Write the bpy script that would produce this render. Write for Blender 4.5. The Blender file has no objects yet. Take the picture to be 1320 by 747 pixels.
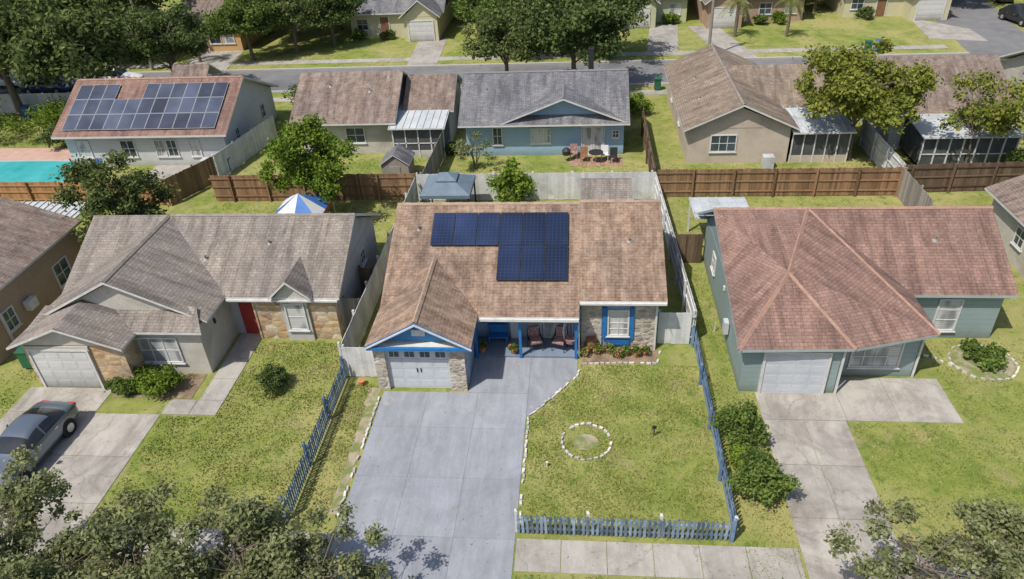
import bpy, math, random
import numpy as np
from mathutils import Vector, Matrix
random.seed(7)
SC=bpy.context.scene
COL=SC.collection
# ------------------------------------------------------------ materials
MATS={}
def _new(name):
    m=bpy.data.materials.new(name); m.use_nodes=True
    nt=m.node_tree; b=nt.nodes["Principled BSDF"]
    MATS[name]=m
    return m,nt,b
def nd(nt,t,**k):
    n=nt.nodes.new(t)
    for a,v in k.items(): setattr(n,a,v)
    return n
def c4(c): return (c[0],c[1],c[2],1)
def ramp(nt,fac,cols,lo=.3,hi=.7):
    r=nd(nt,"ShaderNodeValToRGB"); e=r.color_ramp.elements
    n=len(cols)
    while len(e)<n: e.new(.5)
    for i,c in enumerate(cols):
        e[i].position=lo+(hi-lo)*i/max(1,n-1); e[i].color=c4(c)
    nt.links.new(fac,r.inputs[0]); return r.outputs[0]
def noise(nt,vec,scale,detail=5,rough=.6,dist=0):
    n=nd(nt,"ShaderNodeTexNoise"); n.inputs["Scale"].default_value=scale
    n.inputs["Detail"].default_value=detail; n.inputs["Roughness"].default_value=rough
    n.inputs["Distortion"].default_value=dist
    nt.links.new(vec,n.inputs["Vector"]); return n.outputs["Fac"]
def mix(nt,fac,a,b,mode='MIX'):
    n=nd(nt,"ShaderNodeMix",data_type='RGBA',blend_type=mode)
    for s,v in ((0,fac),(6,a),(7,b)):
        if isinstance(v,(int,float)): n.inputs[s].default_value=v
        elif isinstance(v,tuple): n.inputs[s].default_value=c4(v)
        else: nt.links.new(v,n.inputs[s])
    return n.outputs[2]
def mth(nt,op,a,b=None):
    n=nd(nt,"ShaderNodeMath",operation=op)
    for i,v in enumerate((a,b)):
        if v is None: continue
        if isinstance(v,(int,float)): n.inputs[i].default_value=v
        else: nt.links.new(v,n.inputs[i])
    return n.outputs[0]
def pos(nt): return nd(nt,"ShaderNodeNewGeometry").outputs["Position"]
def bump(nt,b,h,st,dist=.02):
    n=nd(nt,"ShaderNodeBump"); n.inputs["Strength"].default_value=st; n.inputs["Distance"].default_value=dist
    nt.links.new(h,n.inputs["Height"]); nt.links.new(n.outputs[0],b.inputs["Normal"])
def scalev(nt,p,v):
    n=nd(nt,"ShaderNodeVectorMath",operation='MULTIPLY'); nt.links.new(p,n.inputs[0]); n.inputs[1].default_value=v
    return n.outputs[0]
def surf(name,cols,scale=2,rough=.85,big=None,bigscale=.25,bigrange=(.5,.7),fine=30,fineamt=.25,bmp=.3,stretch=(1,1,1),island=0,metal=0,spec=.3):
    m,nt,b=_new(name); p=pos(nt); ps=scalev(nt,p,stretch) if stretch!=(1,1,1) else p
    c=ramp(nt,noise(nt,ps,scale),cols)
    if big:
        bl=ramp(nt,noise(nt,p,bigscale,6,.6,.4),[(0,0,0),(1,1,1)],*bigrange)
        c=mix(nt,bl,c,big)
    f=noise(nt,ps,fine,3)
    fr=ramp(nt,f,[(1-fineamt,)*3,(1+fineamt*.5,)*3],.3,.7)
    c=mix(nt,1.0,c,fr,'MULTIPLY')
    if island:
        g=nd(nt,"ShaderNodeNewGeometry").outputs["Random Per Island"]
        r=ramp(nt,g,[(1-island,)*3,(1+island*.6,)*3],0,1)
        c=mix(nt,1.0,c,r,'MULTIPLY')
    nt.links.new(c,b.inputs["Base Color"]); b.inputs["Roughness"].default_value=rough
    b.inputs["Metallic"].default_value=metal; b.inputs["Specular IOR Level"].default_value=spec
    if bmp: bump(nt,b,f,bmp)
    return m
def shingle(name,c1,c2,stain,patch=.5):
    m,nt,b=_new(name); gm=nd(nt,"ShaderNodeNewGeometry"); p=gm.outputs["Position"]
    s=nd(nt,"ShaderNodeSeparateXYZ"); nt.links.new(p,s.inputs[0])
    tn=nd(nt,"ShaderNodeSeparateXYZ"); nt.links.new(gm.outputs["True Normal"],tn.inputs[0])
    hl=mth(nt,'SQRT',mth(nt,'MAXIMUM',mth(nt,'ADD',mth(nt,'MULTIPLY',tn.outputs[0],tn.outputs[0]),mth(nt,'MULTIPLY',tn.outputs[1],tn.outputs[1])),.0004))
    u=mth(nt,'DIVIDE',mth(nt,'SUBTRACT',mth(nt,'MULTIPLY',s.outputs[0],tn.outputs[1]),mth(nt,'MULTIPLY',s.outputs[1],tn.outputs[0])),hl)
    v=mth(nt,'DIVIDE',s.outputs[2],hl)
    cb=nd(nt,"ShaderNodeCombineXYZ"); nt.links.new(u,cb.inputs[0]); nt.links.new(v,cb.inputs[1])
    br=nd(nt,"ShaderNodeTexBrick"); nt.links.new(cb.outputs[0],br.inputs["Vector"])
    br.inputs["Scale"].default_value=1; br.inputs["Brick Width"].default_value=.31; br.inputs["Row Height"].default_value=.15
    br.inputs["Mortar Size"].default_value=.012; br.inputs["Mortar Smooth"].default_value=.5; br.inputs["Bias"].default_value=-.1
    br.inputs["Color1"].default_value=c4(c1); br.inputs["Color2"].default_value=c4(c2)
    br.inputs["Mortar"].default_value=c4([x*.5 for x in c1])
    c=br.outputs["Color"]
    st=noise(nt,scalev(nt,p,(2.2,2.2,.7)),1.0,6,.65,.6)
    c=mix(nt,mth(nt,'MULTIPLY',ramp(nt,st,[(0,0,0),(1,1,1)],.42,.66),patch),c,stain)
    sk=nd(nt,"ShaderNodeCombineXYZ"); nt.links.new(mth(nt,'MULTIPLY',u,2.2),sk.inputs[0]); nt.links.new(mth(nt,'MULTIPLY',v,.3),sk.inputs[1])
    c=mix(nt,1.0,c,ramp(nt,noise(nt,sk.outputs[0],1.0,5,.7,.3),[(.62,)*3,(1.08,)*3],.36,.58),'MULTIPLY')
    bigp=noise(nt,p,.35,4,.6,.5)
    c=mix(nt,1.0,c,ramp(nt,bigp,[(.84,.85,.88),(1.1,1.08,1.04)],.35,.65),'MULTIPLY')
    f=ramp(nt,noise(nt,p,14,4),[(.78,)*3,(1.15,)*3])
    c=mix(nt,1.0,c,f,'MULTIPLY')
    nt.links.new(c,b.inputs["Base Color"]); b.inputs["Roughness"].default_value=.92; b.inputs["Specular IOR Level"].default_value=.2
    bump(nt,b,br.outputs["Fac"],-.5,.02)
def siding(name,c,row=.2,vertical=False,dirt=.12):
    m,nt,b=_new(name); p=pos(nt)
    s=nd(nt,"ShaderNodeSeparateXYZ"); nt.links.new(p,s.inputs[0])
    v=mth(nt,'ADD',s.outputs[0],s.outputs[1]) if vertical else s.outputs[2]
    fr=mth(nt,'FRACT',mth(nt,'DIVIDE',v,row))
    ln=ramp(nt,fr,[(.62,)*3,(1,)*3,(1,)*3],0,.2)
    n=ramp(nt,noise(nt,p,1.3,6),[tuple(x*(1-dirt) for x in c),c])
    cc=mix(nt,1.0,n,ln,'MULTIPLY')
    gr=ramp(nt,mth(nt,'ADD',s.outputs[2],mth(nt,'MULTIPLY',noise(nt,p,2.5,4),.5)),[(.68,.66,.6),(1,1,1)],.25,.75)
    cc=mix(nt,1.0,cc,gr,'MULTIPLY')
    nt.links.new(cc,b.inputs["Base Color"]); b.inputs["Roughness"].default_value=.7
    bump(nt,b,fr,.4,.02)
def stone(name,cols,scale=3.2,mortar=(.42,.38,.32)):
    m,nt,b=_new(name); p=scalev(nt,pos(nt),(1,1,1.4))
    v=nd(nt,"ShaderNodeTexVoronoi"); v.inputs["Scale"].default_value=scale; nt.links.new(p,v.inputs["Vector"])
    e=nd(nt,"ShaderNodeTexVoronoi",feature='DISTANCE_TO_EDGE'); e.inputs["Scale"].default_value=scale; nt.links.new(p,e.inputs["Vector"])
    s=nd(nt,"ShaderNodeSeparateColor"); nt.links.new(v.outputs["Color"],s.inputs[0])
    c=ramp(nt,s.outputs[0],cols,0.05,.95)
    c=mix(nt,.3,c,ramp(nt,noise(nt,p,9),[(.1,.08,.06),(.7,.6,.5)]))
    mo=ramp(nt,e.outputs["Distance"],[(1,1,1),(0,0,0)],.02,.06)
    c=mix(nt,mo,c,mortar)
    nt.links.new(c,b.inputs["Base Color"]); b.inputs["Roughness"].default_value=.85
    bump(nt,b,e.outputs["Distance"],.8,.08)
def leaf(name,cols,trans=.35):
    m,nt,b=_new(name); nt.nodes.remove(b)
    g=nd(nt,"ShaderNodeNewGeometry")
    c=ramp(nt,g.outputs["Random Per Island"],cols,0,1)
    n=ramp(nt,noise(nt,g.outputs["Position"],.9,2),[(.7,.73,.66),(1.25,1.2,1.1)],.3,.7)
    c=mix(nt,1.0,c,n,'MULTIPLY')
    d=nd(nt,"ShaderNodeBsdfDiffuse"); t=nd(nt,"ShaderNodeBsdfTranslucent")
    mx=nd(nt,"ShaderNodeMixShader"); mx.inputs[0].default_value=trans
    nt.links.new(c,d.inputs[0]); nt.links.new(c,t.inputs[0])
    nt.links.new(d.outputs[0],mx.inputs[1]); nt.links.new(t.outputs[0],mx.inputs[2])
    nt.links.new(mx.outputs[0],nt.nodes["Material Output"].inputs[0])
def glass(name,c=(.03,.04,.05),blinds=None):
    m,nt,b=_new(name); p=pos(nt)
    col=ramp(nt,noise(nt,p,1.1,2),[c,tuple(x*2.2 for x in c)])
    if blinds:
        s=nd(nt,"ShaderNodeSeparateXYZ"); nt.links.new(p,s.inputs[0])
        fr=mth(nt,'FRACT',mth(nt,'DIVIDE',s.outputs[2],.09))
        bl=ramp(nt,fr,[tuple(x*.45 for x in blinds),blinds,blinds],.0,.6)
        col=mix(nt,ramp(nt,noise(nt,scalev(nt,p,(1,1,.4)),1.4,1),[(.35,)*3,(1,)*3],.4,.5),col,bl)
    nt.links.new(col,b.inputs["Base Color"]); b.inputs["Roughness"].default_value=.08; b.inputs["Specular IOR Level"].default_value=.5
def grass(name):
    m,nt,b=_new(name); p=pos(nt)
    c=ramp(nt,noise(nt,p,.9,8,.7,.3),[(.115,.16,.035),(.18,.22,.05),(.26,.275,.08)],.3,.68)
    dry=ramp(nt,noise(nt,p,.18,8,.7,.8),[(0,0,0),(1,1,1)],.42,.62)
    c=mix(nt,mth(nt,'MULTIPLY',dry,.8),c,(.345,.31,.13))
    bare=ramp(nt,noise(nt,p,.6,9,.75,.5),[(0,0,0),(1,1,1)],.55,.67)
    c=mix(nt,mth(nt,'MULTIPLY',bare,.75),c,(.33,.255,.155))
    weed=ramp(nt,noise(nt,p,2.3,5,.65),[(0,0,0),(1,1,1)],.55,.64)
    c=mix(nt,mth(nt,'MULTIPLY',weed,.65),c,(.075,.14,.028))
    f=noise(nt,p,22,4,.8)
    c=mix(nt,1.0,c,ramp(nt,f,[(.6,)*3,(1.35,)*3],.3,.7),'MULTIPLY')
    nt.links.new(c,b.inputs["Base Color"]); b.inputs["Roughness"].default_value=1; b.inputs["Specular IOR Level"].default_value=.05
    bump(nt,b,f,.7,.05)
def concrete(name,c,dark,crack=True,paint=None,stain=.55,pth=.62):
    m,nt,b=_new(name); p=pos(nt)
    col=ramp(nt,noise(nt,p,.8,8,.7,.3),[tuple(a*.5+d*.5 for a,d in zip(c,dark)),c,tuple(min(1,x*1.1) for x in c)],.3,.7)
    st=ramp(nt,noise(nt,p,.35,8,.7,1.2),[(0,0,0),(1,1,1)],.46,.66)
    col=mix(nt,mth(nt,'MULTIPLY',st,stain),col,dark)
    st2=ramp(nt,noise(nt,scalev(nt,p,(3,.6,1)),.8,6,.7,.6),[(.88,)*3,(1.06,)*3],.38,.6)
    col=mix(nt,1.0,col,st2,'MULTIPLY')
    if paint:
        pl=ramp(nt,noise(nt,p,1.3,10,.8,.5),[(0,0,0),(1,1,1)],pth,pth+.02)
        col=mix(nt,mth(nt,'MULTIPLY',pl,.7),col,paint)
    if crack:
        e=nd(nt,"ShaderNodeTexVoronoi",feature='DISTANCE_TO_EDGE'); e.inputs["Scale"].default_value=.22
        w=nd(nt,"ShaderNodeVectorMath",operation='ADD'); nn=nd(nt,"ShaderNodeTexNoise"); nn.inputs["Scale"].default_value=1.2; nn.inputs["Detail"].default_value=6
        nt.links.new(p,nn.inputs["Vector"]); nt.links.new(p,w.inputs[0]); nt.links.new(nn.outputs["Color"],w.inputs[1]); nt.links.new(w.outputs[0],e.inputs["Vector"])
        col=mix(nt,ramp(nt,e.outputs["Distance"],[(.5,)*3,(0,0,0)],.001,.006),col,tuple(x*.4 for x in c))
    g=nd(nt,"ShaderNodeNewGeometry").outputs["Random Per Island"]
    col=mix(nt,1.0,col,ramp(nt,g,[(.92,)*3,(1.06,)*3],0,1),'MULTIPLY')
    f=noise(nt,p,25,4,.8)
    col=mix(nt,1.0,col,ramp(nt,f,[(.85,)*3,(1.1,)*3],.3,.7),'MULTIPLY')
    nt.links.new(col,b.inputs["Base Color"]); b.inputs["Roughness"].default_value=.85; bump(nt,b,f,.2)
def solar(name,c,lines=(.1,.14,.22)):
    m,nt,b=_new(name); p=pos(nt)
    s=nd(nt,"ShaderNodeSeparateXYZ"); nt.links.new(p,s.inputs[0])
    gx=mth(nt,'FRACT',mth(nt,'DIVIDE',s.outputs[0],.172)); gy=mth(nt,'FRACT',mth(nt,'DIVIDE',s.outputs[1],.157))
    a=ramp(nt,gx,[(1,1,1),(0,0,0)],.03,.07); d=ramp(nt,gy,[(1,1,1),(0,0,0)],.03,.07)
    l=mix(nt,1.0,a,d,'LIGHTEN')
    cc=ramp(nt,noise(nt,p,.45,2),[c,tuple(min(1,x*1.8) for x in c)],.4,.7)
    g=nd(nt,"ShaderNodeNewGeometry").outputs["Random Per Island"]
    cc=mix(nt,1.0,cc,ramp(nt,g,[(.7,)*3,(1.5,)*3],0,1),'MULTIPLY')
    cc=mix(nt,mth(nt,'MULTIPLY',l,.3),cc,lines)
    nt.links.new(cc,b.inputs["Base Color"]); b.inputs["Roughness"].default_value=.18; b.inputs["Specular IOR Level"].default_value=.4

grass("grass_mat")
surf("blade_mat",[(.13,.18,.035),(.215,.25,.06),(.33,.31,.12)],scale=.6,bmp=0,island=.45,rough=1,spec=.05)
concrete("drive_blue",(.255,.268,.297),(.20,.212,.24),paint=(.38,.34,.30),crack=False,stain=.7)
concrete("drive_grey",(.35,.325,.29),(.16,.14,.12),stain=.8)
concrete("walk_grey",(.34,.32,.29),(.19,.17,.145),stain=.7)
concrete("porch_floor",(.16,.2,.27),(.12,.15,.2),crack=False)
surf("asphalt",[(.15,.15,.155),(.2,.2,.205)],scale=1,big=(.12,.12,.125),bigscale=.2,fine=40)
surf("kerb_mat",[(.34,.33,.31),(.4,.39,.36)],scale=3)
surf("soil",[(.18,.13,.085),(.3,.23,.155)],scale=3,big=(.12,.085,.055),bigscale=1)
surf("dry_sand",[(.3,.25,.18),(.36,.31,.23)],scale=5,big=(.16,.19,.06),bigscale=1.3,bigrange=(.42,.55))
surf("white_block",[(.42,.39,.35),(.62,.6,.56)],scale=4,island=.35)
shingle("shingle_brown",(.215,.145,.105),(.28,.195,.147),(.36,.27,.205),.75)
shingle("shingle_grey",(.235,.205,.18),(.29,.26,.23),(.185,.155,.135),.55)
shingle("shingle_red",(.225,.135,.11),(.29,.185,.15),(.195,.135,.115),.5)
shingle("shingle_dark",(.155,.155,.165),(.22,.22,.235),(.12,.12,.13),.5)
shingle("shingle_tan",(.24,.19,.15),(.3,.245,.19),(.155,.12,.095),.75)
shingle("shingle_bn2",(.175,.13,.11),(.235,.18,.155),(.29,.245,.21),.65)
surf("ridge_red",[(.29,.175,.135),(.35,.22,.165)],scale=8,island=.15)
surf("ridge_brown",[(.3,.215,.16),(.36,.265,.2)],scale=8,island=.15)
surf("ridge_grey",[(.22,.19,.165),(.27,.24,.21)],scale=8,island=.15)
surf("ridge_dark",[(.15,.15,.16),(.2,.2,.21)],scale=8)
surf("white_trim",[(.48,.48,.46),(.62,.62,.6)],scale=3,fineamt=.15,bmp=.05,rough=.5)
surf("green_trim",[(.3,.36,.35),(.36,.42,.41)],scale=3,fineamt=.15,bmp=.05,rough=.5)
surf("blue_trim",[(.02,.13,.36),(.03,.18,.43)],scale=4,fineamt=.25,bmp=.1,rough=.55)
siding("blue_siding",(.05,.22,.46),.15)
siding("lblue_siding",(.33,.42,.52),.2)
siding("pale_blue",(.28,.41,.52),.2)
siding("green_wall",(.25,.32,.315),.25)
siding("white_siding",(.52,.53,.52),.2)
surf("beige_stucco",[(.44,.37,.30),(.5,.43,.36)],scale=2,big=(.36,.3,.24),bigscale=.5)
surf("cream_stucco",[(.44,.41,.36),(.52,.49,.44)],scale=2,big=(.34,.31,.26),bigscale=.6)
surf("grey_stucco",[(.42,.41,.4),(.48,.47,.46)],scale=2,big=(.34,.33,.31),bigscale=.6)
surf("tan_stucco",[(.34,.24,.165),(.4,.29,.21)],scale=2)
surf("yellow_wall",[(.48,.45,.29),(.54,.5,.34)],scale=2)
surf("lime_wall",[(.4,.42,.26),(.46,.48,.31)],scale=2)
surf("orange_wall",[(.5,.32,.14),(.55,.36,.17)],scale=2)
stone("stone_grey",[(.2,.18,.16),(.45,.41,.35),(.29,.25,.2),(.55,.51,.46),(.23,.18,.14)],3.3)
stone("stone_orange",[(.38,.18,.06),(.56,.38,.17),(.22,.12,.07),(.6,.48,.33),(.46,.25,.09)],1.9,(.36,.29,.2))
glass("glass_dark"); glass("glass_blinds",(.05,.06,.07),(.52,.52,.5)); glass("glass_car",(.012,.014,.017))
siding("garage_white",(.55,.55,.53),10)
surf("garage_grey",[(.44,.47,.5),(.52,.54,.57)],scale=2,fineamt=.08,bmp=.05,rough=.55)
surf("groove",[(.2,.2,.2),(.3,.3,.3)],scale=3)
surf("red_door",[(.3,.03,.03),(.36,.05,.04)],scale=2)
surf("wood_fence",[(.21,.12,.065),(.31,.19,.11)],scale=2,island=.4,stretch=(4,4,.5))
surf("wood_fence_dark",[(.11,.075,.05),(.17,.115,.075)],scale=2,island=.4,stretch=(4,4,.5))
surf("wood_fence_grey",[(.24,.215,.19),(.33,.3,.265)],scale=2,island=.35,stretch=(4,4,.5))
surf("wood_fence_orange",[(.35,.18,.08),(.44,.25,.12)],scale=2,island=.3,stretch=(4,4,.5))
surf("fence_white",[(.52,.53,.53),(.64,.64,.63)],scale=1.5,island=.15,big=(.4,.4,.38),bigscale=.8)
surf("picket_blue",[(.06,.13,.24),(.22,.29,.38)],scale=2.2,island=.6)
surf("picket_pale",[(.09,.15,.24),(.3,.36,.43)],scale=2.2,island=.6)
surf("metal_roof",[(.4,.43,.45),(.5,.52,.53)],scale=1,big=(.3,.31,.31),bigscale=.7,rough=.5)
surf("bark",[(.1,.08,.06),(.2,.165,.13)],scale=4,stretch=(3,3,.6))
leaf("leaf_oak",[(.065,.09,.03),(.115,.15,.055),(.19,.225,.1)])
leaf("leaf_bright",[(.075,.14,.02),(.14,.22,.035),(.23,.3,.06)])
leaf("leaf_yellow",[(.115,.155,.028),(.19,.22,.045),(.29,.29,.08)])
leaf("leaf_olive",[(.14,.165,.075),(.21,.235,.115),(.33,.35,.21)],.4)
leaf("leaf_dark",[(.055,.088,.03),(.095,.135,.048),(.155,.2,.08)])
leaf("leaf_shrub",[(.07,.115,.028),(.125,.185,.045),(.19,.25,.085)])
leaf("leaf_palm",[(.12,.15,.04),(.2,.22,.08),(.3,.27,.13)])
solar("solar_navy",(.011,.018,.045)); solar("solar_grey",(.035,.042,.062),(.22,.24,.28))
surf("solar_frame",[(.02,.02,.025),(.04,.04,.045)],scale=3,rough=.4)
surf("alu",[(.5,.5,.5),(.6,.6,.6)],scale=3,rough=.35,metal=.7)
surf("alu_frame",[(.38,.4,.42),(.46,.48,.5)],scale=3,rough=.5)
surf("black_plastic",[(.02,.02,.022),(.035,.035,.036)],scale=3,rough=.5)
surf("rubber",[(.015,.015,.015),(.025,.025,.025)],scale=5,rough=.9)
surf("car_grey",[(.17,.2,.24),(.19,.22,.265)],scale=1,rough=.2,metal=.6,fineamt=.03,bmp=0,spec=.6)
surf("car_white",[(.6,.6,.6),(.66,.66,.66)],scale=1,rough=.25,fineamt=.03,bmp=0,spec=.6)
surf("car_navy",[(.02,.04,.1),(.03,.05,.12)],scale=1,rough=.25,fineamt=.03,bmp=0,spec=.6)
surf("car_black",[(.02,.02,.02),(.03,.03,.03)],scale=1,rough=.25,fineamt=.03,bmp=0,spec=.6)
surf("head_light",[(.5,.5,.5),(.6,.6,.6)],scale=1,rough=.1)
surf("tail_light",[(.4,.01,.01),(.5,.02,.02)],scale=1,rough=.2)
surf("tarp_blue",[(.11,.15,.19),(.16,.21,.26)],scale=1.5,rough=.7)
surf("canopy_blue",[(.04,.13,.36),(.06,.17,.42)],scale=2,rough=.6)
surf("canopy_white",[(.55,.55,.55),(.62,.62,.62)],scale=2,rough=.6)
surf("canopy_red",[(.45,.05,.04),(.5,.07,.05)],scale=2,rough=.6)
surf("bin_blue",[(.02,.11,.35),(.03,.14,.4)],scale=2,rough=.5)
surf("bin_green",[(.02,.1,.05),(.03,.13,.07)],scale=2,rough=.5)
surf("brick_patio",[(.28,.16,.11),(.37,.24,.18)],scale=6,island=.2)
surf("pink_deck",[(.42,.27,.21),(.5,.34,.28)],scale=2,big=(.36,.24,.19))
surf("terracotta",[(.4,.17,.08),(.48,.22,.11)],scale=5)
surf("cushion",[(.4,.34,.32),(.22,.08,.07),(.5,.48,.45)],scale=12,fineamt=.1)
surf("wood_brown",[(.16,.08,.04),(.26,.14,.07)],scale=4,island=.3)
surf("flower",[(.5,.08,.1),(.6,.3,.1)],scale=6,island=.3)
surf("screen_mesh",[(.05,.055,.06),(.1,.105,.11)],scale=1.2,rough=.6)
surf("pole_wood",[(.22,.19,.16),(.3,.27,.23)],scale=3)
surf("dry_leaf",[(.2,.12,.05),(.34,.24,.1)],scale=6,island=.4,bmp=0)
m,nt,b=_new("water"); p=pos(nt)
nt.links.new(ramp(nt,noise(nt,p,.5,3),[(.03,.3,.33),(.08,.42,.43)]),b.inputs["Base Color"]); b.inputs["Roughness"].default_value=.06
bump(nt,b,noise(nt,p,3,3),.15,.05)

# ------------------------------------------------------------ mesh builder
class MB:
    def __init__(s): s.v=[];s.f=[];s.m=[]
    def poly(s,pts,mat):
        i=len(s.v); s.v+= [tuple(p) for p in pts]; s.f.append(tuple(range(i,i+len(pts)))); s.m.append(mat)
    def box(s,x0,x1,y0,y1,z0,z1,mat):
        if x0>x1:x0,x1=x1,x0
        if y0>y1:y0,y1=y1,y0
        i=len(s.v)
        s.v+=[(x0,y0,z0),(x1,y0,z0),(x1,y1,z0),(x0,y1,z0),(x0,y0,z1),(x1,y0,z1),(x1,y1,z1),(x0,y1,z1)]
        for q in ((0,3,2,1),(4,5,6,7),(0,1,5,4),(1,2,6,5),(2,3,7,6),(3,0,4,7)):
            s.f.append(tuple(i+a for a in q)); s.m.append(mat)
    def obox(s,o,a,b,c,mat):
        o,a,b,c=Vector(o),Vector(a),Vector(b),Vector(c); i=len(s.v)
        s.v+=[tuple(o),tuple(o+a),tuple(o+a+b),tuple(o+b),tuple(o+c),tuple(o+a+c),tuple(o+a+b+c),tuple(o+b+c)]
        for q in ((0,3,2,1),(4,5,6,7),(0,1,5,4),(1,2,6,5),(2,3,7,6),(3,0,4,7)):
            s.f.append(tuple(i+x for x in q)); s.m.append(mat)
    def tube(s,p,q,r1,r2,mat,n=8,cap=True):
        p,q=Vector(p),Vector(q); d=(q-p).normalized()
        a=d.orthogonal().normalized(); b=d.cross(a); i=len(s.v)
        for c,r in ((p,r1),(q,r2)):
            for k in range(n):
                t=2*math.pi*k/n; s.v.append(tuple(c+a*math.cos(t)*r+b*math.sin(t)*r))
        for k in range(n):
            k2=(k+1)%n; s.f.append((i+k,i+k2,i+n+k2,i+n+k)); s.m.append(mat)
        if cap:
            s.f.append(tuple(i+n+k for k in range(n))); s.m.append(mat)
            s.f.append(tuple(i+n-1-k for k in range(n))); s.m.append(mat)
    def prism(s,pts,z0,z1,mat):
        i=len(s.v); n=len(pts)
        s.v+=[(x,y,z0) for x,y in pts]+[(x,y,z1) for x,y in pts]
        s.f.append(tuple(i+n+k for k in range(n))); s.m.append(mat)
        for k in range(n):
            k2=(k+1)%n; s.f.append((i+k,i+k2,i+n+k2,i+n+k)); s.m.append(mat)
    def roof(s,V,F,mat,fascia="white_trim",th=.11,soffit="white_trim"):
        for f in F: s.poly([V[k] for k in f],mat)
        for f in F: s.poly([(V[k][0],V[k][1],V[k][2]-th) for k in reversed(f)],soffit)
        cnt={}
        for f in F:
            for a,b in zip(f,f[1:]+f[:1]):
                cnt.setdefault(tuple(sorted((a,b))),[]).append((a,b))
        for k,l in cnt.items():
            if len(l)==1:
                a,b=l[0]; A,B=V[a],V[b]
                s.poly([A,(A[0],A[1],A[2]-th),(B[0],B[1],B[2]-th),B],fascia)
    def gable_x(s,x0,x1,y0,y1,yr,z0,zr,z1,mat,fascia="white_trim",th=.11):
        V=[(x0,y0,z0),(x1,y0,z0),(x1,yr,zr),(x0,yr,zr),(x1,y1,z1),(x0,y1,z1)]
        s.roof(V,[[0,1,2,3],[3,2,4,5]],mat,fascia,th)
    def gable_y(s,x0,x1,xr,y0,y1,ze,zr,mat,fascia="white_trim",th=.11,zr2=None):
        zr2=zr if zr2 is None else zr2
        V=[(x0,y0,ze),(xr,y0,zr),(x1,y0,ze),(x0,y1,ze),(xr,y1,zr2),(x1,y1,ze)]
        s.roof(V,[[0,1,4,3],[1,2,5,4]],mat,fascia,th)
    def cap(s,a,b,mat,w=.11):
        a,b=Vector(a),Vector(b); d=b-a; L=d.length; d.normalize(); n=max(1,int(L/.3))
        side=d.cross(Vector((0,0,1))).normalized()*w; up=Vector((0,0,.05))
        for k in range(n):
            p=a+d*(L*k/n); q=a+d*(L*(k+1)/n+.02)
            h=Vector((0,0,.012*(k%2)))
            s.poly([p-side-up*.6,p+up+h,q+up+h,q-side-up*.6],mat); s.poly([p+up+h,p+side-up*.6,q+side-up*.6,q+up+h],mat)
    def out(s,name,parent=None,smooth=False,loc=None):
        me=bpy.data.meshes.new(name); me.from_pydata(s.v,[],s.f)
        names=[]; idx={}
        for a in s.m:
            if a not in idx: idx[a]=len(names); names.append(a)
        for a in names: me.materials.append(MATS[a])
        me.polygons.foreach_set("material_index",[idx[a] for a in s.m])
        if smooth: me.polygons.foreach_set("use_smooth",[True]*len(s.f))
        me.update(); o=bpy.data.objects.new(name,me); COL.objects.link(o)
        if parent is not None:
            o.parent=parent; o.matrix_parent_inverse=Matrix.Translation(-parent.location)
        elif loc: o.location=loc
        return o
def empty(name,loc):
    e=bpy.data.objects.new(name,None); e.location=loc; e.empty_display_size=.5; COL.objects.link(e); return e
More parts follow.
